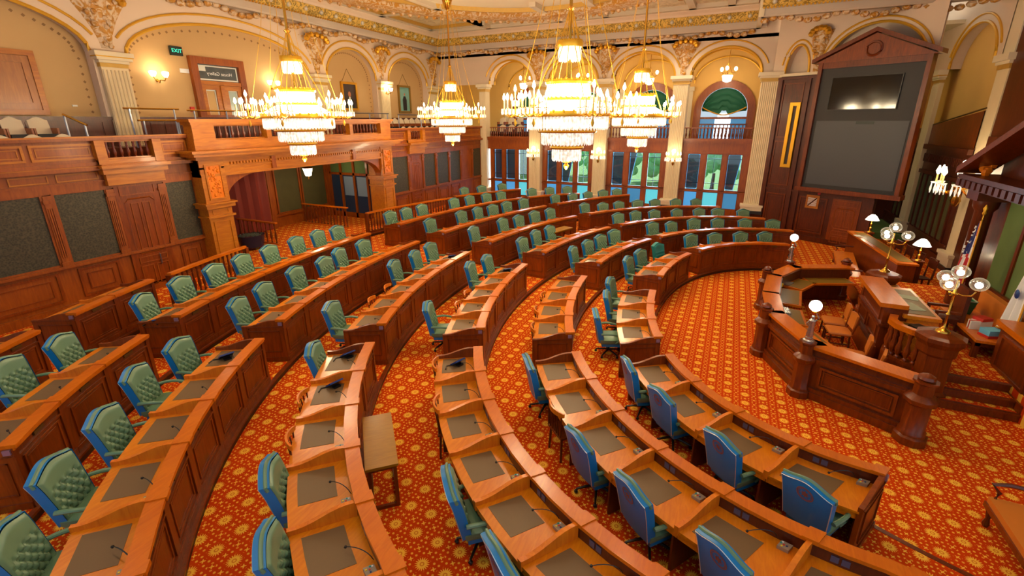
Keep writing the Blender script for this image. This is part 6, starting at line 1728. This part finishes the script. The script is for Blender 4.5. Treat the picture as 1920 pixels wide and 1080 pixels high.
# ------------------------------------------------------------------ chandeliers
def make_chandelier():
    t = thing('chandelier', 'x', 'chandelier', (0, 0, 0), 0, 'crystal chandeliers of the chamber')
    def drops(name, r, z1, z0, n, mat='crystal', r2=None, w=0.02):
        mb = MB(); r2 = r2 or r
        for i in range(n):
            a = 2 * pi * i / n; b = a + pi / n
            for (rr_, rb, an, zt, zb, ww) in ((r, r2, a, z1, z0 + 0.03, w), (r * 0.94, r2 * 0.94, b, z1, z0 + 0.015, w)):
                P = []
                for z, R_, s in ((zt, rr_, 0.5), (zt - (zt - zb) * 0.25, rr_ + (rb - rr_) * 0.25, 1.0), (zb + 0.02, rb, 1.0), (zb - 0.02, rb, 0.15)):
                    P.append([((R_ + dx) * cos(an) - dy * sin(an), (R_ + dx) * sin(an) + dy * cos(an), z) for dx, dy in ((ww * s, 0), (0, ww * s * 1.6), (-ww * s, 0), (0, -ww * s * 1.6))])
                mb.rings(P)
        return mb.build(name, mat, t)
    def hoop(name, r, z0, z1, th=0.03, mat='gold', parent=None):
        mb = MB(); mb.lathe([(r - th, z0), (r + th, z0), (r + th * 1.6, (z0 + z1) / 2), (r + th, z1), (r - th, z1)], (0, 0, 0), 40)
        for i in range(28):
            a = 2 * pi * i / 28; mb.ball((r * 1.03 * cos(a), r * 1.03 * sin(a), z1), 0.03, 5, 3)
        return mb.build(name, mat, parent or t, True)
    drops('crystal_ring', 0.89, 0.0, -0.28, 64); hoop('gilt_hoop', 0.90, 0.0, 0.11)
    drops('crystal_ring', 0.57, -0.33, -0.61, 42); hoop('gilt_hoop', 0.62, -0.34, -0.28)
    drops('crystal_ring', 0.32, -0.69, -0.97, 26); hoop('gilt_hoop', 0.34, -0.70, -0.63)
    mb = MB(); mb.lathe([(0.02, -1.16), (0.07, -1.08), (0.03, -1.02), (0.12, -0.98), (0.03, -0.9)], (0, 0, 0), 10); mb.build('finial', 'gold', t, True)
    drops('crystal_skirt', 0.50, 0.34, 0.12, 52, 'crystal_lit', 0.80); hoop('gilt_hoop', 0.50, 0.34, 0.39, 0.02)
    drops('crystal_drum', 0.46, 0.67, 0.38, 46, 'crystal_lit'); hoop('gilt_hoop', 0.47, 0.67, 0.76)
    drops('crystal_crown', 0.23, 1.42, 1.14, 22); hoop('gilt_hoop', 0.24, 1.42, 1.54)
    mb = MB(); mb.tube([(0, 0, 0.3), (0, 0, 4.9)], 0.035, 8); mb.lathe([(0.03, 2.10), (0.09, 2.16), (0.03, 2.22)], (0, 0, 0), 10); mb.lathe([(0.03, 4.3), (0.12, 4.4), (0.22, 4.7), (0.25, 4.88)], (0, 0, 0), 12)
    mb.lathe([(0.04, 0.30), (0.43, 0.34), (0.43, 0.66), (0.04, 0.70)], (0, 0, 0), 14); mb.build('stem', 'brass', t, True)
    mb = MB()
    for q in range(6):
        a = 2 * pi * q / 6; r_ = 0.88
        mb.tube([(r_ * cos(a), r_ * sin(a), 0.1), (0.5 * cos(a), 0.5 * sin(a), 0.95), (0.22 * cos(a), 0.22 * sin(a), 1.5), (0.03 * cos(a), 0.03 * sin(a), 2.15)], 0.010, 4)
        mb.tube([(0.45 * cos(a + 0.5), 0.45 * sin(a + 0.5), 0.7), (0.05 * cos(a + 0.5), 0.05 * sin(a + 0.5), 2.1)], 0.007, 4)
        mb.tube([(1.15 * cos(a), 1.15 * sin(a), 0.12), (0.6 * cos(a), 0.6 * sin(a), 2.2), (0.18 * cos(a), 0.18 * sin(a), 4.6)], 0.007, 4)
    mb.build('chain', 'goldpaint', t)
    proto_c = None
    for q in range(6):
        A = 2 * pi * q / 6
        mb = MB(); mb.tube([(0.9 * cos(A), 0.9 * sin(A), 0.05), (1.05 * cos(A), 1.05 * sin(A), 0.0), (1.2 * cos(A), 1.2 * sin(A), 0.05)], 0.022, 6)
        C = []
        for e in range(5):
            b = A + (e - 2) * 1.05
            x, y = 1.2 * cos(A) + 0.26 * cos(b), 1.2 * sin(A) + 0.26 * sin(b); C.append((x, y, 0.16))
            mb.tube([(1.2 * cos(A), 1.2 * sin(A), 0.05), (1.2 * cos(A) + 0.15 * cos(b), 1.2 * sin(A) + 0.15 * sin(b), 0.0), (x, y, 0.06), (x, y, 0.15)], 0.013, 5)
        C.append((1.2 * cos(A), 1.2 * sin(A), 0.34))
        mb.tube([(1.2 * cos(A), 1.2 * sin(A), 0.0), (1.2 * cos(A), 1.2 * sin(A), 0.34)], 0.018, 5)
        mb.lathe([(0.012, -0.2), (0.035, -0.13), (0.012, -0.04)], (1.2 * cos(A), 1.2 * sin(A), 0), 6)
        arm = mb.build('candle_arm', 'gold', t, True)
        for x, y, z in C:
            if proto_c is None:
                mb = MB()
                for e in range(7):
                    b = 2 * pi * e / 7; mb.lathe([(0.003, -0.11), (0.013, -0.08), (0.006, 0.02)], (0.055 * cos(b), 0.055 * sin(b), 0), 4)
                c1 = mb.build('candle_drops', 'crystal', arm, False, (x, y, z))
                mb = MB(); mb.lathe([(0.05, 0), (0.06, 0.02)], (0, 0, 0), 8); mb.lathe([(0.014, 0.02), (0.014, 0.20)], (0, 0, 0), 6)
                c2 = mb.build('candle', 'candle', arm, False, (x, y, z))
                mb = MB(); mb.lathe([(0.014, 0.20), (0.036, 0.245), (0.028, 0.29), (0.006, 0.35)], (0, 0, 0), 8)
                c3 = mb.build('candle_bulb', 'bulb', arm, True, (x, y, z)); proto_c = (c1, c2, c3)
            else:
                for c in proto_c: copyto(c, arm, (x, y, z))
    return t
CHN = [(-10.86, 9.41, 'crystal chandelier hanging before the carved portal, nearest the left wall'), (-3.46, 10.29, 'largest-looking crystal chandelier hanging nearest the camera at centre'), (-11.52, 18.2, 'small far crystal chandelier near the far left corner portraits'), (-3.1, 16.9, 'far crystal chandelier in front of the far window columns')]
ch0 = make_chandelier()
for i, (x, y, lab) in enumerate(CHN):
    if i == 0: ch0.location = (x, y, 5.67); ch0['label'] = lab
    else: dup(ch0, (x, y, 5.67), 0.23 * i, lab)

# ------------------------------------------------------------------ lights of the place
def point(loc, power, r, col=(1.0, 0.80, 0.50)):
    d = bpy.data.lights.new('lamp_light', 'POINT'); d.energy = power; d.shadow_soft_size = r; d.color = col
    o = bpy.data.objects.new('lamp_light', d); COL.objects.link(o); o.location = loc; return o
CH_P, DL_P, WORLD_S, DAY_P = 95.0, 330.0, 0.8, 260.0
for x, y, _ in CHN:
    for q in range(6):
        a = 2 * pi * q / 6 + 0.52
        point((x + 1.15 * cos(a), y + 1.15 * sin(a), 5.67 + 0.55), CH_P, 0.12)
    point((x, y, 5.67 - 1.3), CH_P * 1.6, 0.15)
for p, e, r in PL: point(p, e, r)
for x, y, z in LIGHTS:
    d = bpy.data.lights.new('downlight_spot', 'SPOT'); d.energy = DL_P; d.spot_size = radians(120); d.spot_blend = 0.8; d.shadow_soft_size = 0.1; d.color = (1.0, 0.86, 0.66)
    o = bpy.data.objects.new('downlight_spot', d); COL.objects.link(o); o.location = (x, y, z - 0.03)
point((-16.3, 14.2, 3.1), 60, 0.12); point((-17.0, 16.4, 3.4), 14, 0.1)
# daylight entering through the tall windows
for bi in range(4):
    d = bpy.data.lights.new('window_daylight', 'AREA'); d.shape = 'RECTANGLE'; d.size = 3.0; d.size_y = 2.6; d.energy = DAY_P; d.color = (0.62, 0.82, 1.0)
    o = bpy.data.objects.new('window_daylight', d); COL.objects.link(o)
    o.location = ((COLX[bi] + COLX[bi + 1]) / 2, 27.7, 2.6); o.rotation_euler = (radians(-90), 0, 0)
# outdoors seen through the windows
mb = MB(); mb.box(-40, 30, 27.3, 80, -0.4, 0.3); struct(mb.build('ground', 'grassy'))
mb = MB(); mb.box(-34, -16.5, 44, 46, 0.3, 9); tag(mb.build('outside_building', 'brightwall'), 'pale building seen through the leftmost far window', 'building')
rnd = random.Random(11)
for i, (x, y, s) in enumerate(((-9.5, 40, 2.0), (-5.0, 43, 1.7), (-1.2, 39.5, 2.1), (3.5, 41, 2.2), (-13.0, 46, 2.0))):
    t = thing('tree', 'sunlit green tree outside the far windows, %s from the right' % ORD[[3, 2, 1, 5, 4][i]] if i != 3 else 'sunlit green tree outside beyond the last far window', 'tree', (x, y, 0.3), 0, 'trees outside the windows')
    mb = MB(); mb.tube([(0, 0, 0), (0.05, 0, 1.3)], 0.16, 7, 0.1); mb.build('trunk', 'wood_dark', t, True)
    mb = MB()
    for q in range(26):
        mb.ball((rnd.uniform(-s, s), rnd.uniform(-s, s) * 0.7, 1.0 + rnd.uniform(0.1, 3.6)), rnd.uniform(0.35, 0.75), 7, 5)
    mb.build('foliage', 'leafy', t, True)
w = bpy.data.worlds.new('World'); scene.world = w; w.use_nodes = True
bg = w.node_tree.nodes['Background']; bg.inputs[0].default_value = (0.72, 0.87, 1.0, 1); bg.inputs[1].default_value = WORLD_S
sd_ = bpy.data.lights.new('sun', 'SUN'); sd_.energy = 9.0; sd_.angle = 0.02; sd_.color = (1, 0.95, 0.85)
so = bpy.data.objects.new('sun', sd_); COL.objects.link(so); so.rotation_euler = (radians(-50), radians(20), 0); so.location = (0, 60, 30)
scene.view_settings.view_transform = 'Standard'
scene.view_settings.look = 'None'
scene.view_settings.gamma = 1.0
scene.view_settings.use_curve_mapping = False
scene.view_settings.exposure = 0.0
cy = scene.cycles
cy.use_denoising = True
cy.max_bounces = 6; cy.diffuse_bounces = 3; cy.glossy_bounces = 3; cy.transmission_bounces = 4; cy.transparent_max_bounces = 10
cy.sample_clamp_indirect = 6.0
cy.use_adaptive_sampling = True
cy.adaptive_threshold = 0.03
cy.caustics_reflective = False; cy.caustics_refractive = False
